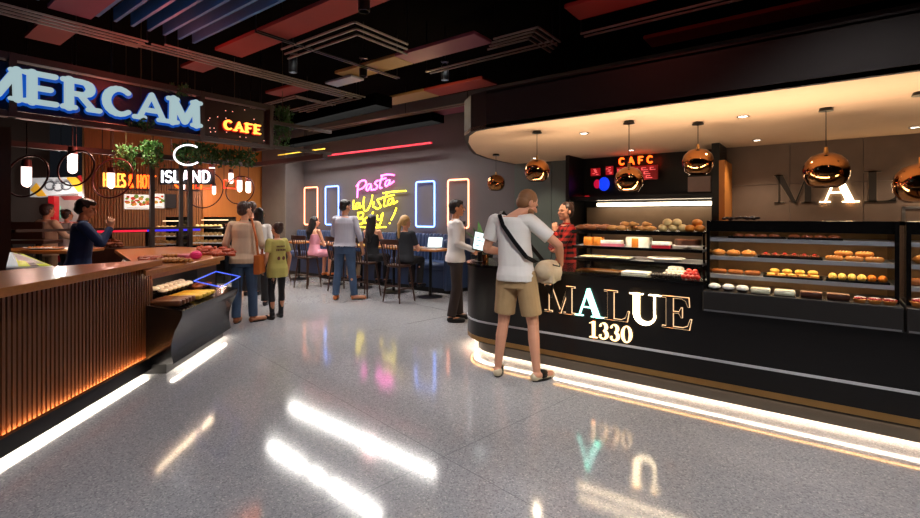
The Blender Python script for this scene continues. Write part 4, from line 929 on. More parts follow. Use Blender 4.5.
mb.build('food', mat('mixed_food', 'b5702e', .6, scale=30, var=.5), pl0, smooth=60)
P = Placer(pl0)
P((-6.25, 6.95, .94), 0, 'plate of food left of the open laptop'); P((-7.05, 6.95, .94), 0, 'plate of food before the person in black top'); P((-8.9, 7.0, .94), 0, 'plate of food before the person in pink dress'); P((-10.2, 6.95, .94), 0, 'plate of food on the farthest left bench table')
# potted plant by tablet
p = fl(482, 8.3)
root = thing('potted_plant', 'tall broad-leaved green plant behind the counter tablet', 'plant', p)
MB().lathe([(.001, 0), (.14, 0), (.2, .9), (.17, .9), (.16, .85), (.001, .85)]).build('pot', M['black'], root, smooth=40)
for k in range(9):
    a = k*2.4; l = random.uniform(.45, .75); w_ = .06; mb = MB(); ups = []
    for i in range(7):
        t = i/6; c = V3(math.cos(a)*.26*t*t*1.2, math.sin(a)*.26*t*t*1.2, .86 + l*t*(1 - .1*t)); s_ = V3(-math.sin(a), math.cos(a), 0)*w_*math.sin(PI*min(.98, .12 + t*.86)); nn = V3(math.cos(a), math.sin(a), .3)*.008
        ups.append([c + s_, c + nn, c - s_, c - nn])
    mb.rings(ups).build('leaf', M['leaf'], root, smooth=70)
# tablet stand on the counter end
p = on_z(480, 262, 1.02)
root = thing('order_tablet', 'white-screened tablet on a stand at the rounded counter end', 'tablet', (p.x, p.y, 1.02), TH + R(8))
MB().cyl((0, 0, 0), (0, 0, .12), .03).lathe([(.001, 0), (.09, 0), (.09, .012), (.001, .012)]).build('stand', M['black'], root, smooth=40)
Tm = Matrix.Translation((0, 0, .24)) @ Matrix.Rotation(R(14), 4, 'Y') @ Matrix.Rotation(-R(28), 4, 'X')
o = MB().box((-.085, 0, -.12), (.085, .014, .13), .003).xf(Tm).build('casing', M['black'], root)
MB().box((-.075, -.003, -.105), (.075, 0, .12)).xf(Tm).build('screen', G['screen'], o)
mb = MB()
for k in range(5): mb.box((-.05, -.005, .08 - k*.035), (.0 + .04*((k*7) % 3 - 1), -.003, .088 - k*.035))
mb.xf(Tm).build('screen_lines', mat('screen_ink', '6b8a90', .5), o)
p = on_z(473, 264, 1.02)
o = tag(MB().cyl((0, 0, 0), (0, 0, .1), .035, .04).build('copper_cup', M['copper'], smooth=40), 'small copper cup beside the order tablet on the counter', 'cup'); o.location = (p.x + .05, p.y + .18, 1.02)
# ================================================================ PENDANTS AND DOWNLIGHTS
root = thing('globe_pendant', 'x', 'pendant light')
MB().cyl((0, 0, -.03), (0, 0, 0), .06, .05, 20).build('canopy', M['black'], root, smooth=40)
cordo = MB().cyl((0, 0, -.3), (0, 0, -.03), .004, n=6).build('cord', M['black'], root)
gp = [(.02, .145), (.05, .14), (.10, .118), (.14, .07), (.155, .01), (.148, -.05), (.12, -.105), (.085, -.13), (.08, -.128), (.112, -.1), (.14, -.05), (.146, .01), (.13, .066), (.09, .11), (.02, .135)]
g_ = MB().lathe(gp, (0, 0, 0), 36, False).build('globe', M['copper'], root, smooth=60)
MB().cyl((0, 0, .13), (0, 0, .19), .018, .012).build('neck', M['brass'], g_)
MB().ell((0, 0, .0), (.03, .03, .04), 12, 8).build('bulb', glow('pendant_bulb', 'ffc890', 6), g_, smooth=60)
pend = [((496, 154), (496, 183), 18, 'small copper globe pendant farthest left under the soffit end'), ((537, 131), (537, 171), 25, 'copper globe pendant above the head of the person in white tee'), ((629, 121), (629, 180), 28, 'copper globe pendant hanging lowest before the CAFC letters'),
        ((698, 122), (698, 162), 29, 'copper globe pendant before the right end of the black niche'), ((826, 108), (826, 171), 39, 'large copper globe pendant before the wall letters MALUE'), ((921, 92), (921, 184), 44, 'copper globe pendant cut by the right picture edge')]
first = True
for (cx, cy), (gx, gy), dia, l in pend:
    p = on_z(cx, cy, 2.6); d = (V3(p.x, p.y, 0)).dot(cw(0, 1)); zc = HC - (gy - HY)*d/FP; sc = dia*d/FP/.31
    r = root if first else dup(root, (0,0,0), 0, l); r.location = (p.x, p.y, 2.6); r['label'] = l; r.rotation_euler = (0, 0, random.uniform(0, 6)); first = False
    for c in r.children:
        if c.name.startswith('globe'): c.location = (0, 0, zc - 2.6); c.scale = (sc,)*3
        if c.name.startswith('cord'): c.scale = (1, 1, 1); c.data = c.data.copy(); c.data.clear_geometry(); q = MB().cyl((0, 0, zc - 2.6 + .14*sc), (0, 0, -.03), .004, n=6); c.data.from_pydata([tuple(v) for v in q.v], [], q.f)
    lamp('pendant_lamp', 'SPOT', (p.x, p.y, zc - .09), 14, (1, .8, .55), spot_size=R(140), spot_blend=.6, shadow_soft_size=.03)
root = thing('downlight', 'x', 'ceiling light')
MB().lathe([(.06, 0), (.06, -.008), (.045, -.008), (.04, 0)], (0, 0, 0), 24, False).build('ring', M['steel'], root)
MB().cyl((0, 0, -.003), (0, 0, -.001), .042, n=20).build('lens', G['led'], root)
P = Placer(root)
for (px, py), l in (((584, 133), 'recessed downlight in the soffit between second and third pendants'), ((743, 116), 'recessed downlight nearest the soffit front edge, right of the niche'), ((757, 140), 'recessed downlight near the stone wall left of the large pendant'), ((915, 127), 'recessed downlight at the right picture edge'),
                    ((535, 158), 'recessed downlight above the second pendant globe'), ((631, 150), 'recessed downlight above the CAFC letters')):
    p = on_z(px, py, 2.6); P((p.x, p.y, 2.598), 0, l); lamp('downlight_lamp', 'SPOT', (p.x, p.y, 2.57), 55, (1, .8, .58), spot_size=R(110), spot_blend=.7, shadow_soft_size=.04)
# ================================================================ BAKERY CASES
def case(label, x0, x1):
    root = thing('pastry_case', label, 'display case')
    F = 4.5
    MB().box((x0, F + .42, .95), (x1, F + .45, 1.53)).build('back_panel', mat('case_back', '73593c', .5, var=.1), root)
    for x in (x0, x1 - .025): MB().box((x, F - .02, .95), (x + .025, F + .45, 1.53)).build('side_panel', M['blackgloss'], root)
    MB().box((x0, 4.56, 1.50), (x1, F + .45, 1.53)).box((x0, 4.545, 1.44), (x1, 4.56, 1.53)).build('top', M['blackgloss'], root)
    for z in (1.386, 1.232, 1.078):
        MB().box((x0 + .025, F, z - .018), (x1 - .025, F + .42, z)).build('shelf', M['shelf'], root)
    for z in (1.368, 1.214, 1.060):
        MB().box((x0 + .025, F, z - .012), (x1 - .025, F + .004, z)).build('shelf_lip', M['shelf'], root)
        MB().box((x0 + .06, F + .03, z - .006), (x1 - .06, F + .045, z)).build('led_strip', glow('case_led', 'ffd5a0', 26), root)
    MB().box((x0 + .06, F + .06, 1.49), (x1 - .06, F + .07, 1.5)).build('led_strip', glow('case_led', 'ffd5a0', 6), root)
    MB().box((x0 - .01, 4.36, .78), (x1 + .01, F + .45, .95), .005).build('base', mat('case_base', '24211f', .35, var=.1), root)
    MB().box((x0, 4.352, .785), (x1, 4.362, .797)).build('metal_trim', M['steel'], root)
    return rebase(root, ((x0+x1)/2, 4.7, .78))
case('black four-level pastry case left of the divider, filled with rolls and cakes', -.755, .455)
case('black pastry case cut by the right picture edge', .49, 1.7)
root = thing('cake_case', 'open lit cake case with four levels on the bakery counter before the plaid shirt person', 'display case')
x0, x1 = -1.98, -.79
for z, y1 in ((1.43, 5.0), (1.275, 5.0), (1.152, 5.0)):
    MB().box((x0, 4.5, z - .018), (x1, y1, z)).build('shelf', M['shelf'] if z < 1.4 else M['blackgloss'], root)
MB().box((x0, 4.49, 1.25), (x1, 4.5, 1.277)).box((x0, 4.49, 1.128), (x1, 4.5, 1.154)).box((x0, 4.49, 1.395), (x1, 4.5, 1.432)).build('front_lip', M['blackgloss'], root)
for x in (x0, x1 - .015): MB().box((x, 4.97, 1.02), (x + .015, 4.99, 1.43)).box((x, 4.6, 1.02), (x + .015, 4.62, 1.43)).build('upright', M['blackgloss'], root)
for z in (1.411, 1.256, 1.133): MB().box((x0 + .05, 4.505, z - .004), (x1 - .05, 4.52, z)).build('led_strip', glow('cake_led', 'ffe2b8', 34), root)
MB().box((x0, 4.995, 1.02), (x1, 5.0, 1.1)).build('back_rail', M['blackgloss'], root)
rebase(root, (-1.4, 4.75, 1.02))
# unseen area fill added above the counter to brighten the soffit
for x, e in ((-1.4, 20), (-.2, 20), (1.1, 16), (-2.5, 16)):
    lamp('soffit_fill', 'AREA', (x, 5.1, 1.56), e, (1, .78, .55), rot=(PI, 0, 0), shape='RECTANGLE', size=.9, size_y=.06)
# ================================================================ FOOD
C_ = lambda c, **k: mat('food_' + c, c, .45, scale=25, var=.3, **k)
F = dict(bun=C_('9a5a26'), loaf=C_('b57838'), crust=C_('7c3f1c'), cream=C_('eee2c4'), choc=C_('3c1c10'), butter=C_('e8c268'), white=C_('efe9dd'), berry=C_('9c1526'), red=C_('c2281c'), green=C_('6d7c2e'), lemon=C_('dab878'), orange=C_('cf7a24'), pinkc=C_('d07084'), yellow=C_('d9b23c'), dark=C_('1d120e'), walnut=C_('6a3c20'))
def croissant(m):
    pts = []; rr = []
    for k in range(17): a = R(-20 - 140*k/16); pts.append((.075*math.cos(a), .075*math.sin(a) + .05, .028)); t = abs(k - 8)/8; rr.append(max(.006, .03*(1 - t**1.6)*(1 - .16*(k % 2)) + .004))
    return MB().tube(pts, rr, 10)
def bun(rx=.05, ry=.05, rz=.035): return MB().ell((0, 0, rz*.85), (rx, ry, rz), 16, 10)
def loaf(l=.1):
    mb = MB().cap((-l*.6, 0, .028), .028, (l*.6, 0, .028), .028, sx=1)
    return mb
def food(name, label, cat, parts, group):
    root = thing(name, label, cat, group=group)
    for nm, mb, m in parts:
        mb.build(nm, m, root, smooth=60)
    return Placer(root)
def row(P, label, group, x0, x1, n, y, z, rz=0, jit=.0, sc=1):
    for k in range(n): P((x0 + (x1 - x0)*(k/(n-1) if n > 1 else .5), y + random.uniform(-jit, jit), z), rz + random.uniform(-jit, jit)*8, label, group, sc)
def tray(label, x0, x1, y0, y1, z, m='black'):
    root = thing('tray', label, 'tray', ((x0+x1)/2, (y0+y1)/2, z))
    a, b = (x1-x0)/2, (y1-y0)/2
    MB().box((-a, -b, 0), (a, b, .006)).build('base', M[m], root)
    MB().box((-a, -b, 0), (a, -b + .006, .016)).box((-a, b - .006, 0), (a, b, .016)).box((-a, -b, 0), (-a + .006, b, .016)).box((a - .006, -b, 0), (a, b, .016)).build('rim', M[m], root)
def slashes(n, l, z, m=.02):
    mb = MB()
    for k in range(n): x = -l/2 + l*(k + .5)/n; mb.tube([(x - .008, -m, z - .006), (x, 0, z), (x + .008, m, z - .006)], .003, 6)
    return mb
# case A (x -.73 .. .43) y front 4.5
z1, z2, z3, z4 = 1.386, 1.232, 1.078, .95
b1 = food('dark_bun', 'x', 'bun', [('crust', bun(.055, .05, .028), F['crust'])], 'x')
row(b1, 'dark glossy bun, left row on the top level of the pastry case', 'dark buns, top level left', -.53, -.28, 4, 4.58, z1, sc=.75)
row(b1, 'dark glossy bun, right row on the top level of the pastry case', 'dark buns, top level right', -.15, .10, 4, 4.58, z1, sc=.75)
tray('narrow black tray under the left dark buns', -.6, -.2, 4.52, 4.65, z1); tray('narrow black tray under the right dark buns', -.19, .15, 4.52, 4.65, z1)
mb = MB()
for k in range(14): a = k*2.4; r_ = .014*k**.5; mb.ell((r_*math.cos(a), r_*math.sin(a)*.9, .066 - r_*.3), (.009, .008, .006), 6, 4)
sr = food('seeded_roll', 'x', 'roll', [('roll', bun(.068, .065, .036), F['loaf']), ('topping', mb, F['cream'])], 'x')
row(sr, 'round iced roll on the second level of the pastry case, left end', 'iced rolls, second level', -.68, -.46, 3, 4.6, z2, jit=.01, sc=.8)
mb = bun(.03, .026, .014); ns = food('nut_square', 'x', 'pastry', [('cake', MB().box((-.03, -.025, 0), (.03, .025, .014), .003), F['walnut']), ('nut', MB().ell((0, 0, .018), (.014, .012, .008), 8, 5), F['red'])], 'x')
for j in range(2): row(ns, 'small dark berry square in the middle of the second level', 'dark berry squares', -.34, -.02, 6, 4.56 + j*.07, z2 + .016, jit=.004)
tray('black tray of dark berry squares on the second level', -.39, .03, 4.52, 4.67, z2)
ec = food('long_roll', 'x', 'roll', [('crust', loaf(.085), F['loaf']), ('slash', slashes(3, .08, .057), F['cream'])], 'x')
row(ec, 'long golden roll in the lower row at the right of the second level', 'long rolls, lower row', .10, .33, 3, 4.56, z2, sc=.7, jit=.004)
row(ec, 'long golden roll stacked on top at the right of the second level', 'long rolls, stacked on top', .155, .275, 2, 4.58, z2 + .036, sc=.7, jit=.004)
bl = food('brown_loaf', 'x', 'loaf', [('crust', loaf(.09), F['bun']), ('slash', slashes(2, .08, .057), F['loaf'])], 'x')
row(bl, 'oval brown loaf at the left of the third level', 'brown loaves, third level', -.675, -.43, 3, 4.59, z3, jit=.006, sc=.72)
cb = food('cream_bun', 'x', 'bun', [('pastry', MB().lathe([(.001, 0), (.036, 0), (.04, .02), (.03, .026), (.001, .026)]), F['loaf']), ('cream', bun(.034, .034, .02).xf(Matrix.Translation((0, 0, .022))), F['butter'])], 'x')
row(cb, 'cream filled bun in the back row in the middle of the third level', 'cream buns, back row', -.28, -.03, 4, 4.62, z3 + .008, sc=1.0); row(cb, 'flat cream bun in the front row in the middle of the third level', 'cream buns, front row', -.3, -.02, 5, 4.55, z3 + .008, sc=(.8, .8, .5))
tray('black tray of cream buns on the third level', -.35, .03, 4.51, 4.68, z3)
yr = food('yellow_roll', 'x', 'roll', [('roll', bun(.03, .045, .032), F['butter'])], 'x')
row(yr, 'golden roll packed in a row at the right of the third level', 'golden rolls, third level', .09, .26, 4, 4.58, z3 + .008, sc=.9)
yr2 = food('orange_roll', 'x', 'roll', [('roll', bun(.03, .045, .032), F['orange'])], 'x'); row(yr2, 'orange brown roll at the far right of the third level', 'orange rolls, third level', .315, .375, 2, 4.58, z3 + .008, sc=.9)
tray('black tray of golden rolls on the third level', .05, .41, 4.51, 4.68, z3)
mr = food('white_cupcake', 'x', 'cupcake', [('paper', MB().cyl((0, 0, 0), (0, 0, .03), .04, .052, 20), F['dark']), ('icing', MB().lathe([(.054, .028), (.06, .04), (.055, .055), (.04, .066), (.02, .074), (.001, .076)]), F['white'])], 'x')
row(mr, 'white iced round cake at the left of the lowest level', 'white iced cakes, lowest level', -.69, -.49, 3, 4.45, z4, sc=.78)
wc = food('cream_cake', 'x', 'cake', [('board', MB().box((-.115, -.06, 0), (.115, .06, .006)), F['dark']), ('cake', MB().box((-.1, -.045, .006), (.1, .045, .055), .008), F['cream'])], 'x')
row(wc, 'pale cream bar cake on the lowest level', 'cream bar cakes', -.365, -.205, 2, 4.45, z4, sc=(.66, .8, .85))
cc = food('chocolate_cake', 'x', 'cake', [('board', MB().box((-.115, -.06, 0), (.115, .06, .006)), F['dark']), ('cake', MB().box((-.1, -.045, .006), (.1, .045, .055), .008), F['choc']), ('icing', MB().box((-.1, -.045, .05), (.1, .045, .058), .004), F['walnut'])], 'x')
row(cc, 'chocolate bar cake on the lowest level', 'chocolate bar cakes', .17 - .15, .17 + .0, 2, 4.45, z4, sc=.0001) if 0 else row(cc, 'chocolate bar cake on the lowest level', 'chocolate bar cakes', -.04, .12, 2, 4.45, z4, sc=(.66, .8, .85))
bt = MB()
for k in range(16): a = k*2.4; r_ = .013*k**.5; bt.ell((r_*math.cos(a), r_*math.sin(a), .046), (.011, .011, .009), 7, 5)
ft = food('fruit_tart', 'x', 'tart', [('shell', MB().lathe([(.001, 0), (.04, 0), (.058, .035), (.05, .038), (.001, .036)]), F['loaf']), ('berries', bt, F['berry']), ('cream', MB().tube([(-.04, -.01, .05), (-.01, .02, .056), (.02, -.02, .056), (.045, .01, .05)], .006), F['white'])], 'x')
row(ft, 'round berry and cream tart at the right of the lowest level', 'berry tarts, lowest level', .335 - .02, .43 + .03, 2, 4.44, z4, sc=.8) if 0 else row(ft, 'round berry and cream tart at the right of the lowest level', 'berry tarts, lowest level', .24, .4, 3, 4.44, z4, sc=.72)
# tarts need room: two more placed closer to the case front

# case B items
row(sr, 'iced roll in the second level of the case at the right picture edge', 'iced rolls, right edge case', .6, .95, 3, 4.6, z2); row(bl, 'brown loaf in the third level of the case at the right picture edge', 'brown loaves, right edge case', .58, .95, 4, 4.58, z3)
row(ft, 'fruit tart in the lowest level of the case at the right picture edge', 'fruit tarts, right edge case', .56, .95, 4, 4.45, z4)
# cake case
zt = 1.43
cr = food('croissant', 'x', 'croissant', [('pastry', croissant(0), C_('cc8c48'))], 'x')
cr2 = food('chocolate_croissant', 'x', 'croissant', [('pastry', croissant(0), C_('96552c'))], 'x')
row(cr2, 'dark brown croissant at the left end of the cake case top', 'dark croissants', -1.93, -1.7, 3, 4.6, zt, rz=.5, jit=.05, sc=.85); row(cr2, 'dark brown croissant at the back left of the cake case top', 'dark croissants, back', -1.9, -1.7, 3, 4.7, zt, jit=.02)
row(cr, 'golden croissant piled on the left half of the cake case top', 'golden croissants', -1.60, -1.24, 5, 4.58, zt, rz=.4, jit=.06, sc=.85); row(cr, 'golden croissant in the upper layer of the pile on the cake case top', 'golden croissants, upper layer', -1.5, -1.28, 3, 4.62, zt + .04, rz=-.5, jit=.05, sc=.8)
lb = food('lemon_bun', 'x', 'bun', [('bun', bun(.042, .042, .036), F['lemon'])], 'x')
row(lb, 'pale lemon bun at the right half of the cake case top', 'lemon buns', -1.13, -.96, 3, 4.57, zt); row(lb, 'pale lemon bun stacked on the row below on the cake case top', 'lemon buns, stacked', -1.09, -1.01, 2, 4.57, zt + .05)
ob = food('orange_bun', 'x', 'bun', [('bun', bun(.045, .045, .034), F['orange'])], 'x')
row(ob, 'orange brown bun at the right end of the cake case top', 'orange buns', -.9, -.82, 2, 4.56, zt); ob((-.85, 4.6, zt + .05), 0, 'orange brown bun stacked highest at the right end of the cake case', 'stacked orange bun'); bpy.context.view_layer.update()
z = 1.275
ox = food('orange_box', 'x', 'box', [('box', MB().box((-.045, -.04, 0), (.045, .04, .085), .003), F['orange'])], 'x')
row(ox, 'orange box at the left end of the upper cake shelf', 'orange boxes', -1.85, -1.75, 2, 4.62, z)
def cake(label, x, y, z, r, h, m, m2, stand=False, band=None):
    root = thing('round_cake', label, 'cake', (x, y, z))
    if stand: MB().lathe([(.001, 0), (.05, 0), (.02, .01), (.02, .02), (r + .03, .028), (r + .03, .034), (.001, .034)]).build('cake_stand', M['plate'], root, smooth=40)
    b = .034 if stand else 0
    MB().cyl((0, 0, b), (0, 0, b + h), r, n=32).build('cake', F[m], root, smooth=40)
    MB().cyl((0, 0, b + h), (0, 0, b + h + .008), r*.98, n=32).build('icing', F[m2], root, smooth=40)
    if band: MB().box((-.03, -r - .003, b), (.03, -r + .03, b + h)).build('band', F[band], root)
def bcake(label, x, y, z, a, b_, h, m, m2):
    root = thing('square_cake', label, 'cake', (x, y, z))
    MB().box((-a, -b_, 0), (a, b_, h*.45), .003).build('sponge', F[m], root); MB().box((-a, -b_, h*.45), (a, b_, h), .005).build('icing', F[m2], root)
bcake('white and rose square cake beside the orange boxes', -1.6, 4.58, z, .1, .05, .06, 'pinkc', 'white')
cake('tall white round cake with an orange band', -1.37, 4.66, z, .12, .085, 'white', 'white', band='orange')
bcake('white and berry layered square cake on the upper cake shelf', -1.14, 4.58, z, .08, .05, .06, 'berry', 'white')
cake('dark chocolate round cake on a white stand at the right of the upper cake shelf', -.93, 4.63, z, .11, .045, 'choc', 'walnut', stand=True)
z = 1.152
tray('wide pale tray of flat pastries on the lower cake shelf', -1.93, -1.42, 4.51, 4.72, z, 'steel')
fp = food('flat_pastry', 'x', 'pastry', [('pastry', MB().box((-.06, -.035, 0), (.06, .035, .015), .004), F['cream']), ('glaze', MB().box((-.04, -.02, .014), (.04, .02, .019), .002), F['butter'])], 'x')
for j in range(2): row(fp, 'flat glazed pastry on the wide pale tray', 'flat glazed pastries', -1.86, -1.49, 4, 4.565 + j*.09, z + .006, jit=.003, sc=.9)
o = tag(MB().lathe([(.001, 0), (.08, 0), (.14, .03), (.135, .036), (.08, .008), (.001, .008)], n=36).build('white_dish', M['plate'], smooth=40), 'wide empty white dish on the lower cake shelf', 'dish'); o.location = (-1.12, 4.64, z); o.scale = (1.2, .9, 1)
z = 1.02
tray('long bronze tray at the left of the lowest cake level', -1.93, -1.5, 4.46, 4.68, z, 'brass')
bcake('white slab cake on the lowest cake level', -1.36, 4.55, z, .12, .08, .03, 'cream', 'white')
tf = food('chocolate_truffle', 'x', 'truffle', [('truffle', MB().ell((0, 0, .018), (.018, .018, .018), 10, 8), F['dark'])], 'x')
for j in range(3): row(tf, 'dark truffle in the block of truffles on the lowest cake level', 'dark truffles', -1.19 + .01*j, -.99 + .01*j, 6, 4.45 + j*.038, z)
wb = food('white_truffle', 'x', 'truffle', [('truffle', MB().ell((0, 0, .018), (.02, .02, .019), 10, 8), F['white'])], 'x')
for j in range(5): row(wb, 'white coconut ball in the pyramid beside the dark truffles', 'white coconut balls', -1.12 + j*.02, -.94 - j*.02, 6 - j, 4.6 + j*.012, z + j*.027)
rt = food('strawberry', 'x', 'strawberry', [('berry', MB().ell((0, 0, .022), (.024, .024, .022), 12, 8), F['red'])], 'x')
for j in range(3): row(rt, 'red strawberry in the heap at the right end of the lowest cake level', 'strawberries', -.93 + j*.015, -.82 - j*.015, 4 - j, 4.46 + j*.03, z + j*.022)
# dark sprigs on top of case A left
mb = MB()
for k in range(20): x = random.uniform(-.66, -.4); mb.ell((x, 4.7 + random.uniform(-.03, .03), 1.54 + random.uniform(0, .02)), (.02, .012, .012), 7, 5)
own(tag(mb.build('dried_fruit', F['dark']), 'scatter of dark dried fruit on top of the pastry case, left end', 'dried fruit', kind='stuff'))
# ---------------- trays of the low black pastry counter (left)
def cl(s, d, z): x, y = ql(s, d); return (x, y, z)
ca = math.atan2(CDIR.y, CDIR.x)
def zs(d): return .63 + (.06 - d)*.1875 + .004
lb2 = food('loaf_slice', 'x', 'loaf', [('loaf', MB().box((-.03, -.14, 0), (.03, .14, .05), .008), F['walnut'])], 'x')
for k in range(5): lb2(cl(.14 + k*.075, -.12, zs(-.0) + .01), ca, 'long brown loaf at the near end of the pastry counter', 'brown loaves, near end', (.95, 1.15, 1.1))
bb = food('butter_block', 'x', 'cake', [('cake', MB().box((-.05, -.16, 0), (.05, .16, .035), .008), F['yellow'])], 'x')
for k in range(4): bb(cl(.57 + k*.115, -.12, zs(-.0)+.008), ca, 'yellow slab cake in the middle of the pastry counter', 'yellow slab cakes', (1, 1.1, 1.2))
for k in range(7):
    for j in range(2): mr(cl(.5 + k*.1, -.31 - j*.09, zs(-.31) + .02 + j*.02), 0, 'white topped pastry in the back row of the pastry counter', 'white topped pastries', .85)
for k in range(5): b1(cl(1.1 + k*.07, -.2 - (k % 2)*.1, zs(-.2)), k, 'brown bun at the far end of the pastry counter', 'brown buns, far end')
# ---------------- breads on the wooden food counter
br = MB()
for k in range(10): x = -.15 + k*.033; br.ell((x, .018*(-1)**k, .035), (.035, .035, .032), 10, 8)
bd = food('braided_loaf', 'x', 'loaf', [('crust', br, F['loaf'])], 'x')
for k, (px, py) in enumerate(((166, 263), (174, 262), (181, 263), (172, 258))):
    p = on_z(px, py, 1.05); bd((p.x, p.y, 1.05), ca + 1.2 + k*.1, ('braided golden loaf on the wooden food counter nearest the slatted counter', 'braided golden loaf second from the slatted counter', 'braided golden loaf third from the slatted counter', 'braided golden loaf lying behind the other three')[k], None, .8)
p = on_z(189, 258, 1.05); own(tag(MB().box((p.x - .12, p.y - .1, 1.05), (p.x + .12, p.y + .1, 1.10), .01).build('pink_box', F['pinkc']), 'flat pale pink box among the breads on the wooden counter', 'box'))
p = on_z(196, 259, 1.05); o = tag(MB().ell((0, 0, .05), (.065, .065, .055), 16, 10).build('pink_cake', glow('pink_icing', 'e03068', .1), smooth=60), 'bright pink dome cake among the breads on the wooden counter', 'cake'); o.location = (p.x, p.y, 1.05)
pz = food('red_sausage_roll', 'x', 'roll', [('roll', MB().cap((-.04, 0, .02), .022, (.04, 0, .02), .022, n=8), C_('a4401c'))], 'x')
for k in range(60):
    px = random.uniform(198, 233); py = 252 + (px - 198)*.06 + random.uniform(-2, 3); p = on_z(px, py, 1.05); pz((p.x, p.y, 1.05 + random.choice((0, 0, .035))), random.uniform(0, 3), 'small reddish roll in the pile at the far end of the wooden food counter', 'reddish rolls')
for k in range(14):
    px = random.uniform(140, 160); py = 260 + random.uniform(-2, 2); p = on_z(px, py, 1.05); pz((p.x, p.y, 1.05), random.uniform(0, 3), 'small reddish roll beside the braided loaves behind the slatted counter top', 'reddish rolls by the braids')
# ================================================================ CAFE INTERIOR
# posts and beams of the food court frame
def post(label, px, d, w_=.06, h=2.62, m='frame'):
    p = fl(px, d); o = MB().box((p.x - w_/2, p.y - w_/2, 0), (p.x + w_/2, p.y + w_/2, h)).build('post', M[m]); tag(o, label, 'post'); return own(o)
post('brown wooden post at the left picture edge', 3, 5.6, .12, m='wooddark')
post('thin dark post right of the lit menu boards', 152, 8.6, .07)
post('thin dark post standing before the far shelves', 181, 8.9, .06)
post('thin dark post nearest the far pastry shelves', 190, 9.0, .07)
own(tag(MB().box((-9.1, 1.1, 2.55), (-9.0, 5.1, 2.63)).box((-9.1, 5.0, 2.55), (-6.7, 5.1, 2.63)).build('frame_beam', M['frame']), 'brown metal beam frame behind the overhead sign', 'beam'))
own(tag(MB().box((-11.5, 1.5, 1.34), (-9.0, 1.54, 1.38)).box((-9.04, 1.5, 1.34), (-9.0, 4.4, 1.38)).build('guard_rail', M['frame']), 'thin dark rail running behind the navy shirt person', 'rail'))
# capsule lamps
root = thing('capsule_pendant', 'x', 'pendant light', group='glowing capsule pendants')
MB().cap((0, 0, -.075), .045, (0, 0, .1), .045, flat1=True, n=16).build('bulb', G['bulb'], root, smooth=50)
MB().cyl((0, 0, .1), (0, 0, .18), .047, .04, 16).build('socket', mat('socket_red', '4a1010', .4), root, smooth=50)
cord = MB().cyl((0, 0, 0), (0, 0, 1), .005, n=6).build('cord', M['black'], root); cord.location = (0, 0, .18)
P = Placer(root)
BL = [(26.5, 176, 9, 15), (72.5, 163, 9, 16), (111, 180, 7, 14), (38.8, 196, 4.5, 9), (34.5, 197, 3.5, 7), (60.9, 189, 4.5, 9), (81, 196, 4, 7), (117.6, 196, 3.7, 7), (135, 194, 4.2, 8), (145.8, 186, 4, 8), (155.6, 193.5, 4.7, 9), (182, 183, 6, 14), (186, 192, 4.2, 9), (212, 173.5, 6, 13), (214, 190, 4.3, 11), (231, 178, 4.8, 9), (239.6, 185.6, 5.2, 13), (248.4, 187, 5.2, 12)]
for k, (px, py, w_, h_) in enumerate(BL):
    d = min(12.5, .125*FP/w_); p = dep(px, py, d); r = P((p.x, p.y, p.z), 0, 'glowing white capsule pendant with dark red socket hanging in the cafe', 'glowing capsule pendants', 1.25 if d < 12.4 else 1)
    for c_ in r.children:
        if c_.name.startswith('cord'): c_.scale = (1, 1, (ZC - p.z)/(1.25 if d < 12.4 else 1) - .18)
    if k % 2 == 0: lamp('capsule_light', 'POINT', (p.x, p.y, p.z - .16), 14, (1, .62, .5), shadow_soft_size=.05)
# black hoops, the red light on them put into the colour
for (px, py, rp, d), l in (((27, 176, 21, 6.0), 'black metal hoop, coloured as red-lit, around the leftmost capsule pendant'), ((76, 168, 18, 6.2), 'black metal hoop, coloured as red-lit, around the highest capsule pendant'), ((113, 178, 20, 7), 'black metal hoop, coloured as red-lit, above the orange red neon words'), ((205, 190, 18, 10), 'black metal hoop, coloured as red-lit, low above the far pastry shelves'), ((240, 190, 14, 10), 'black metal hoop, coloured as red-lit, beside the concrete column')):
    p = dep(px, py, d); root = thing('hanging_hoop', l, 'hoop', p, TH)
    r_ = rp*d/FP; MB().tube([(r_*math.cos(2*PI*k/32), .25*r_*math.sin(2*PI*k/32), r_*math.sin(2*PI*k/32)) for k in range(32)], .012, closed=True).build('ring', mat('hoop_lit_red', '3c0a0a', .35, metal=.4), root, smooth=60)
    MB().cyl((0, 0, r_), (0, 0, ZC - p.z), .004, n=6).build('cord', M['black'], root)
# neon words
a = on_x(103, 196, -11.6); b = on_x(154, 196, -11.6)
root = thing('neon_words', 'orange red neon words above the lit menu boards', 'neon sign')
zt_ = on_x(128, 187, -11.6).z
stroke_text(root, 'HOLES', (-11.6, a.y, zt_), (0, 1, 0), (0, 0, 1), (1, 0, 0), .26, .13, .05, G['amber'], fit=(b.y - a.y)*.42)
stroke_text(root, '& HOTT', (-11.6, a.y + (b.y - a.y)*.48, zt_), (0, 1, 0), (0, 0, 1), (1, 0, 0), .26, .13, .05, G['orange'], fit=(b.y - a.y)*.55)
MB().box((-11.66, a.y - .05, zt_ - .06), (-11.62, b.y + .05, zt_ - .03)).cyl((-11.64, a.y, zt_ - .03), (-11.64, a.y, ZC), .008, n=6).cyl((-11.64, b.y, zt_ - .03), (-11.64, b.y, ZC), .008, n=6).build('rail', M['frame'], root); rebase(root, (-11.6, (a.y+b.y)/2, zt_))
a = on_x(172, 196, -10.6); b = on_x(198, 196, -10.6); zt_ = on_x(185, 188, -10.6).z
root = thing('neon_words', 'orange neon letters CH beside the red neon frames', 'neon sign')
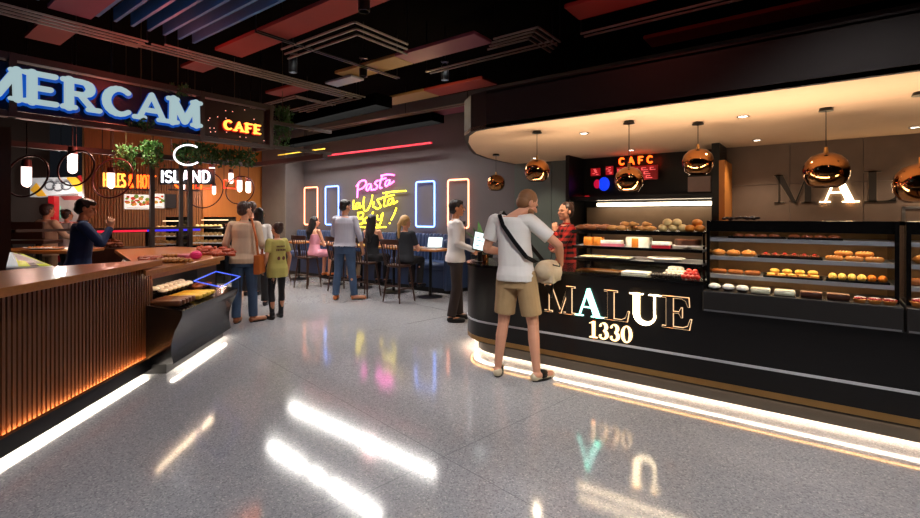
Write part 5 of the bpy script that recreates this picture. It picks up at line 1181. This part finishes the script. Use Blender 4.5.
stroke_text(root, 'CH', (-10.6, a.y, zt_), (0, 1, 0), (0, 0, 1), (1, 0, 0), .26, .12, .3, G['orange'], fit=.62)
MB().box((-10.66, a.y - .05, zt_ - .06), (-10.62, b.y + .05, zt_ - .03)).cyl((-10.64, a.y, zt_ - .03), (-10.64, a.y, ZC), .008, n=6).cyl((-10.64, b.y, zt_ - .03), (-10.64, b.y, ZC), .008, n=6).build('rail', M['frame'], root); rebase(root, (-10.6, a.y, zt_))
for (l_, r_, t, b_), lab in (((196, 211, 179, 188), 'red neon rectangle below the green vines'), ((224, 236, 181, 188), 'red neon bracket shape left of the concrete column')):
    p, q = on_x(l_, b_, -10.6), on_x(r_, t, -10.6)
    root = thing('neon_rectangle', lab, 'neon sign'); MB().tube([(-10.6, p.y, p.z), (-10.6, q.y, p.z), (-10.6, q.y, q.z), (-10.6, p.y, q.z)], .012, closed=True).build('tube', G['red'], root); MB().cyl((-10.6, p.y, q.z), (-10.6, p.y, ZC), .006, n=6).build('cord', M['black'], root); rebase(root, (-10.6, p.y, p.z))
# white round sign and word
root = thing('round_white_sign', 'white lit letter C in a broken circle hanging behind the vines', 'sign')
c = dep(188, 155, 7.5); r_ = 14*7.5/FP; U2 = cw(1, 0)
q = [c + U2*r_*1.0*math.cos(R(a)) + V3(0, 0, 1)*r_*.72*math.sin(R(a)) for a in range(50, 320, 12)]
MB().tube(q, .013).build('arc', G['white'], root); MB().cyl(c + V3(0, 0, r_*.7), (c.x, c.y, ZC), .006, n=6).build('cord', M['black'], root); rebase(root, c)
root = thing('white_word_sign', 'white lit word island on a dark board below the round sign', 'sign')
o0 = dep(161, 182, 9.6); wd = 50*9.6/FP
stroke_text(root, 'ISLAND', tuple(o0 + V3(0, 0, 0)), tuple(U2), (0, 0, 1), tuple(-cw(0, 1)), .22, .16, .06, G['white'], fit=wd)
bb_ = MB(); bb_.poly([(-.05, -.05), (wd + .05, -.05), (wd + .05, .28), (-.05, .28)], o0 + cw(0, .03), U2, V3(0, 0, 1), cw(0, 1), .03); bb_.build('board', M['black'], root)
MB().cyl(o0 + U2*wd/2 + V3(0, 0, .25) + cw(0, .04), (o0 + U2*wd/2 + cw(0, .04)) * 1 + V3(0, 0, 1.5), .006, n=6).build('cord', M['black'], root)
rebase(root, o0)
# menu boards on the slatted wall
def onS(px, py): return on_x(px, py, XL + .03)
dish = [mat('menu_red', 'b8402a', .6, emit='b8402a', es=.5), mat('menu_gold', 'c78a3a', .6, emit='c78a3a', es=.5), mat('menu_green', '6f8f3a', .6, emit='6f8f3a', es=.5)]
lit = glow('menu_white', 'efe6da', .75)
for (l_, r_, t, b_), lab in (((124.5, 150, 195, 209), 'lit menu board with three food pictures on the slatted wall'), ((153.5, 164, 194, 208), 'lit menu board with a single burger picture, right of the wider one')):
    p, q = onS(l_, b_), onS(r_, t); root = thing('menu_board', lab, 'menu board')
    MB().box((XL, p.y, p.z), (XL + .05, q.y, q.z)).build('panel', lit, root)
    mb_ = [MB(), MB(), MB()]; n = 3 if r_ - l_ > 15 else 1
    for k in range(n):
        cy = p.y + (q.y - p.y)*(k + .5)/n; cz = (p.z + q.z)/2 + .03
        for j in range(9): mb_[j % 3].ell((XL + .055, cy + random.uniform(-.1, .1), cz + random.uniform(-.1, .1)), (.006, random.uniform(.03, .06), random.uniform(.02, .05)), 10, 6)
    for j in range(3): mb_[j].build('food_picture', dish[j], root, smooth=60)
    MB().box((XL + .05, p.y + .04, p.z + .02), (XL + .055, q.y - .04, p.z + .035)).build('caption_line', M['frame'], root)
    if n == 1: MB().box((XL, q.y, p.z), (XL + .12, q.y + .25, q.z)).build('side_box', M['black'], root)
    rebase(root, (XL, (p.y+q.y)/2, p.z))
# fast food stand far left
d = 11.5
def Q(px, py, dd=d): return dep(px, py, dd)
n_ = -cw(0, 1)
root = thing('food_stand', 'bright food stand with slanted white and yellow canopy and red side at far left', 'food stand')
def quad(pts, m, nm, th=.05, par=None, dd=d):
    a = [Q(*p, dd) for p in pts]; mb = MB(); mb.rings([a, [v - n_*th for v in a]]); return mb.build(nm, m, par or root)
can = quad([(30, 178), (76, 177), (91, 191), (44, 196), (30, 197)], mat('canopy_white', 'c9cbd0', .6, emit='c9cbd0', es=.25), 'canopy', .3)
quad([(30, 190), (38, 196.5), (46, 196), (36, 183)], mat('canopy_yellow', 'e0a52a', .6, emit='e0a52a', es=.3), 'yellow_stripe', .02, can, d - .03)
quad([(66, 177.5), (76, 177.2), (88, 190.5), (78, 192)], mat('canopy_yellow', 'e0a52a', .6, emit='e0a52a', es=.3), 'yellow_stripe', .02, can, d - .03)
mb = MB(); ns2 = lambda px, py: Q(px, py, d - .05)
for k in range(3):
    c0 = ns2(50 + k*8, 186 + (k % 2)); mb.tube([c0 + U2*.12*math.cos(a_*.5) + V3(0, 0, .1*math.sin(a_*.5)) for a_ in range(13)], .012, 6)
    mb.tube([ns2(48 + k*8, 182), ns2(52 + k*8, 181), ns2(54 + k*8, 183)], .01, 6)
mb.build('doodle', mat('ink_grey', '50525a', .7), can)
quad([(76, 177), (80, 175), (93, 190), (93, 240), (89, 240), (90, 191)], M['redpaint'], 'side_wall', .2)
quad([(48, 196), (54, 196), (54, 222), (48, 222)], M['redpaint'], 'red_post', .15)
quad([(30, 196), (90, 192), (90, 232), (30, 232)], mat('stand_back', '9a9a9a', .6), 'back_wall', .1, dd=d + 1.2)
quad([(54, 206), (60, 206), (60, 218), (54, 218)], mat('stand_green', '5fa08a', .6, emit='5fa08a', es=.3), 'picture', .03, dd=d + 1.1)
quad([(50, 222), (86, 222), (86, 262), (50, 262)], M['redpaint'], 'counter_front', .4, dd=d - .5)
quad([(60, 196), (90, 196), (86, 200), (64, 200)], mat('stand_beam', '6a2020', .6), 'beam', .1)
rebase(root, fl(60, d))
lamp('stand_light', 'POINT', Q(60, 200, d - .6), 45, (1, .9, .8), shadow_soft_size=.1)
# dark seating and tables at far left
def blk(name, label, cat, px, dd, size, z, m, rz=0):
    p = fl(px, dd); o = MB().box((-size[0]/2, -size[1]/2, 0), (size[0]/2, size[1]/2, size[2]), .01).build(name, m); o.location = (p.x, p.y, z); o.rotation_euler = (0, 0, rz); return tag(o, label, cat)
root = thing('dark_bench', 'dark wooden high-backed bench at far left behind the slatted counter', 'bench', fl(24, 8.0), TH)
MB().box((-.4, -.05, 1.18), (.36, .0, 1.47), .01).build('backrest', M['wooddark'], root); MB().box((-.42, -.1, 1.1), (.42, .3, 1.16), .01).build('seat', M['wooddark'], root)
for x in (-.25, .25): MB().box((x - .03, -.03, 0), (x + .03, .03, 1.1)).build('leg', M['black'], root)
root = thing('cafe_table', 'brown table with a white plate beside the navy shirt person', 'table', fl(48, 7.2), TH)
MB().box((-.7, -.35, 1.02), (.6, .35, 1.07), .008).build('tabletop', M['woodtop'], root)
for x in (-.6, .5): MB().cyl((x, 0, 0), (x, 0, 1.02), .03).build('leg', M['black'], root)
p = fl(40, 7.05); r = dup(pl0, (p.x, p.y, 1.07), 0, 'white plate on the brown table at far left', None, 1.6)
p = fl(56, 7.1); r = dup(pl0, (p.x, p.y, 1.07), 0, 'plate of orange food beside the navy shirt person', None, 1.3)
# printed screen lying behind the slatted counter
root = thing('order_screen', 'slanted screen showing green, yellow and dark bands behind the slatted counter', 'screen')
pts = [on_z(6, 266, 1.14), on_z(57, 265, 1.14), on_z(24, 253, 1.3), on_z(9, 252, 1.3)]
pts = [dep(6, 268, 4.4), dep(56, 267, 4.6), dep(22, 254, 5.0), dep(10, 252, 4.9)]
mb = MB(); mb.rings([pts, [v - V3(0, 0, .02) for v in pts]]); fr_ = mb.build('casing', M['white'], root)
def mix(u, v): a = pts[0]*(1-u) + pts[1]*u; b = pts[3]*(1-u) + pts[2]*u; return a*(1-v) + b*v + V3(0, 0, .004)
for (u0, u1), c in (((.0, .25), 'a9bcc0'), ((.25, .5), 'b9c43c'), ((.5, .68), '2a2622'), ((.68, .95), 'b4c22e')):
    mb = MB(); a = [mix(u0, .06), mix(u1, .06), mix(u1, .94), mix(u0, .94)]; mb.rings([a, [v + V3(0, 0, .003) for v in a]]); mb.build('colour_band', glow('band_' + c, c, .45), fr_)
mb = MB(); c = dep(30, 268, 4.6); mb.cyl((c.x, c.y, 0), (c.x, c.y, 1.08), .03).build('stand', M['black'], root); rebase(root, (c.x, c.y, 0))
# tabletop with blue and red light edge
root = thing('lit_bar_table', 'long bar table with glowing red and blue edge in the cafe', 'table')
a, b = dep(97, 233, 8.4), dep(200, 229, 9.6); a.z = b.z = 1.27
dx = (b - a).normalized(); nn = V3(dx.y, -dx.x, 0); nn = nn if nn.dot(cw(0, 1)) > 0 else -nn
MB().rings([[a, b, b + nn*.7, a + nn*.7], [v + V3(0, 0, .05) for v in (a, b, b + nn*.7, a + nn*.7)]]).build('tabletop', M['wooddark'], root)
m_ = a + (b - a)*.45
for p0, p1, g in ((a, m_, glow('edge_red', 'e02040', .8)), (m_, b, glow('edge_blue', '3a30e0', .8))):
    q = [p0 - nn*.012, p1 - nn*.012, p1, p0]; MB().rings([[v + V3(0, 0, .005) for v in q], [v + V3(0, 0, .045) for v in q]]).build('light_edge', g, root)
for t in (.15, .5, .85): c = a + (b - a)*t + nn*.35; MB().cyl((c.x, c.y, 0), (c.x, c.y, 1.27), .03).build('leg', M['black'], root)
rebase(root, (a.x, a.y, 0))
# heap of dark rolls behind navy shirt
p = fl(110, 7.6)
o = blk('display_block', 'low brown stand carrying the heap of dark rolls', 'stand', 110, 8.6, (1.1, .6, 1.0), 0, M['wooddark'], TH)
r_ = 0
for k in range(26):
    p = fl(random.uniform(99, 121), random.uniform(8.4, 8.8)); b1((p.x, p.y, 1.0 + random.choice((0, .05, .1))), k, 'dark roll in the heap right of the navy shirt person', 'dark rolls in a heap')
# far pastry shelves
def far_shelf(label, pxa, pxb, d_, zs_, col):
    p = fl((pxa + pxb)/2, d_); w_ = (pxb - pxa)*d_/FP; root = thing('far_shelf_unit', label, 'display case', p, TH)
    MB().box((-w_/2, .5, 0), (w_/2, .55, 1.55)).box((w_/2 - .04, 0, 0), (w_/2, .55, 1.4)).box((-w_/2, .0, 0), (w_/2, .5, zs_[0] - .06)).build('body', M['blackgloss'], root)
    for z in zs_:
        MB().box((-w_/2, 0, z - .02), (w_/2 - .04, .5, z)).build('shelf', M['white'], root)
        MB().box((-w_/2 + .05, .3, z + .17), (w_/2 - .09, .33, z + .18)).build('led_strip', glow('far_led', 'ffe0b0', 3), root)
    return p, w_
P = food('far_pastry', 'x', 'pastry', [('pastry', bun(.06, .05, .04), F['lemon'])], 'x')
for lab, a_, b_, d_, zs_ in (('far lit shelves of yellow pastries before the orange wall', 192, 225, 11, (.95, 1.12, 1.3)), ('far lit shelves of pastries left of the thin dark posts', 152, 178, 10.6, (.95, 1.12, 1.28))):
    p, w_ = far_shelf(lab, a_, b_, d_, zs_, 0)
    for z in zs_:
        n = int(w_/.11)
        for k in range(n): q = V3(p.x, p.y, z) + U2*(-w_/2 + .06 + k*.105) + cw(0, .12); P((q.x, q.y, z), 0, 'small yellow pastry on the ' + ('far shelves before the orange wall' if a_ > 180 else 'far shelves left of the dark posts'), 'far pastries ' + ('right' if a_ > 180 else 'left'))
# vines
def vine(label, px0, px1, top, bot, d_, n):
    mb = MB()
    a = dep(px0, top, d_); b = dep(px1, top, d_)
    for k in range(n):
        t = random.random(); c = a + (b - a)*t + cw(0, random.uniform(-.12, .12)); drop = (bot - top)*d_/FP*(.4 + .6*abs(math.sin(t*9 + px0)))*random.random()
        c = c - V3(0, 0, drop); s_ = random.uniform(.02, .045)
        r_ = Euler((random.uniform(0, 6), random.uniform(0, 6), random.uniform(0, 6))).to_matrix(); pts = [(-s_, 0, 0), (0, -s_*.5, .006), (s_, 0, 0), (0, s_*.5, .006)]
        v = [c + r_ @ V3(*q) for q in pts] + [c + r_ @ V3(0, 0, -.006)]; mb.add(v, [(0, 1, 2, 3), (0, 4, 1), (1, 4, 2), (2, 4, 3), (3, 4, 0)])
    root = thing('hanging_vine', label, 'vine'); mb.build('leaves', M['leaf'], root, kind='stuff')
    st = MB()
    for k in range(5): c = a + (b - a)*(k + .5)/5; st.tube([c + V3(0, 0, .05), c - V3(.02, 0, (bot-top)*d_/FP*.3), c - V3(-.02, .02, (bot-top)*d_/FP*.7)], .006, 6)
    st.cyl((a + b)/2 - V3(0, 0, .05), ((a + b)/2).xy.to_3d() + V3(0, 0, ZC), .005, n=6); st.build('stem', M['stem'], root); rebase(root, (a + b)/2)
vine('green vines hanging below the sign, left clump', 118, 134, 146, 172, 7.2, 420)
vine('green vines hanging below the sign near its middle', 144, 160, 142, 168, 7.4, 420)
vine('long band of green vines hanging below the red cafe letters', 176, 214, 144, 164, 7.8, 700)
vine('green vines hanging near the right end of the sign', 214, 255, 150, 168, 8, 500)
vine('green vines climbing the right end of the sign frame', 274, 291, 108, 150, 7.7, 420)
vine('small green sprig trailing over the sign beside its last pale letter', 168, 188, 86, 98, 6.3, 120)
vine('small green sprig below the last pale letters of the sign', 132, 150, 120, 132, 5.9, 110)
# bare coloured lamps added to tint the ceiling and brighten the cafe
lamp('ceiling_red', 'POINT', (-5.6, 2.2, 3.3), 11, (1, .12, .08), shadow_soft_size=.1)
lamp('ceiling_blue', 'POINT', (-4.2, .6, 3.2), 9, (.2, .45, 1), shadow_soft_size=.1)
lamp('ceiling_amber', 'POINT', (-4.6, 5.2, 3.2), 12, (1, .7, .35), shadow_soft_size=.1)
lamp('ceiling_red', 'POINT', (-1.2, 3.9, 3.3), 6, (1, .15, .1), shadow_soft_size=.1)
lamp('ceiling_rose', 'POINT', (-7.3, 6.6, 3.15), 12, (1, .5, .5), shadow_soft_size=.1)
lamp('cafe_red', 'POINT', (-8.2, 2.4, 2.6), 16, (1, .15, .1), shadow_soft_size=.2)
lamp('cafe_red', 'POINT', (-9.8, 4.2, 2.6), 16, (1, .2, .12), shadow_soft_size=.2)
lamp('cafe_warm', 'SPOT', (-11.2, 5.6, 3.0), 240, (1, .78, .5), rot=(R(20), 0, 0), spot_size=R(130), spot_blend=.8, shadow_soft_size=.15)
lamp('cafe_warm', 'SPOT', (-8.0, 2.6, 3.2), 170, (1, .8, .6), spot_size=R(120), spot_blend=.8, shadow_soft_size=.1)
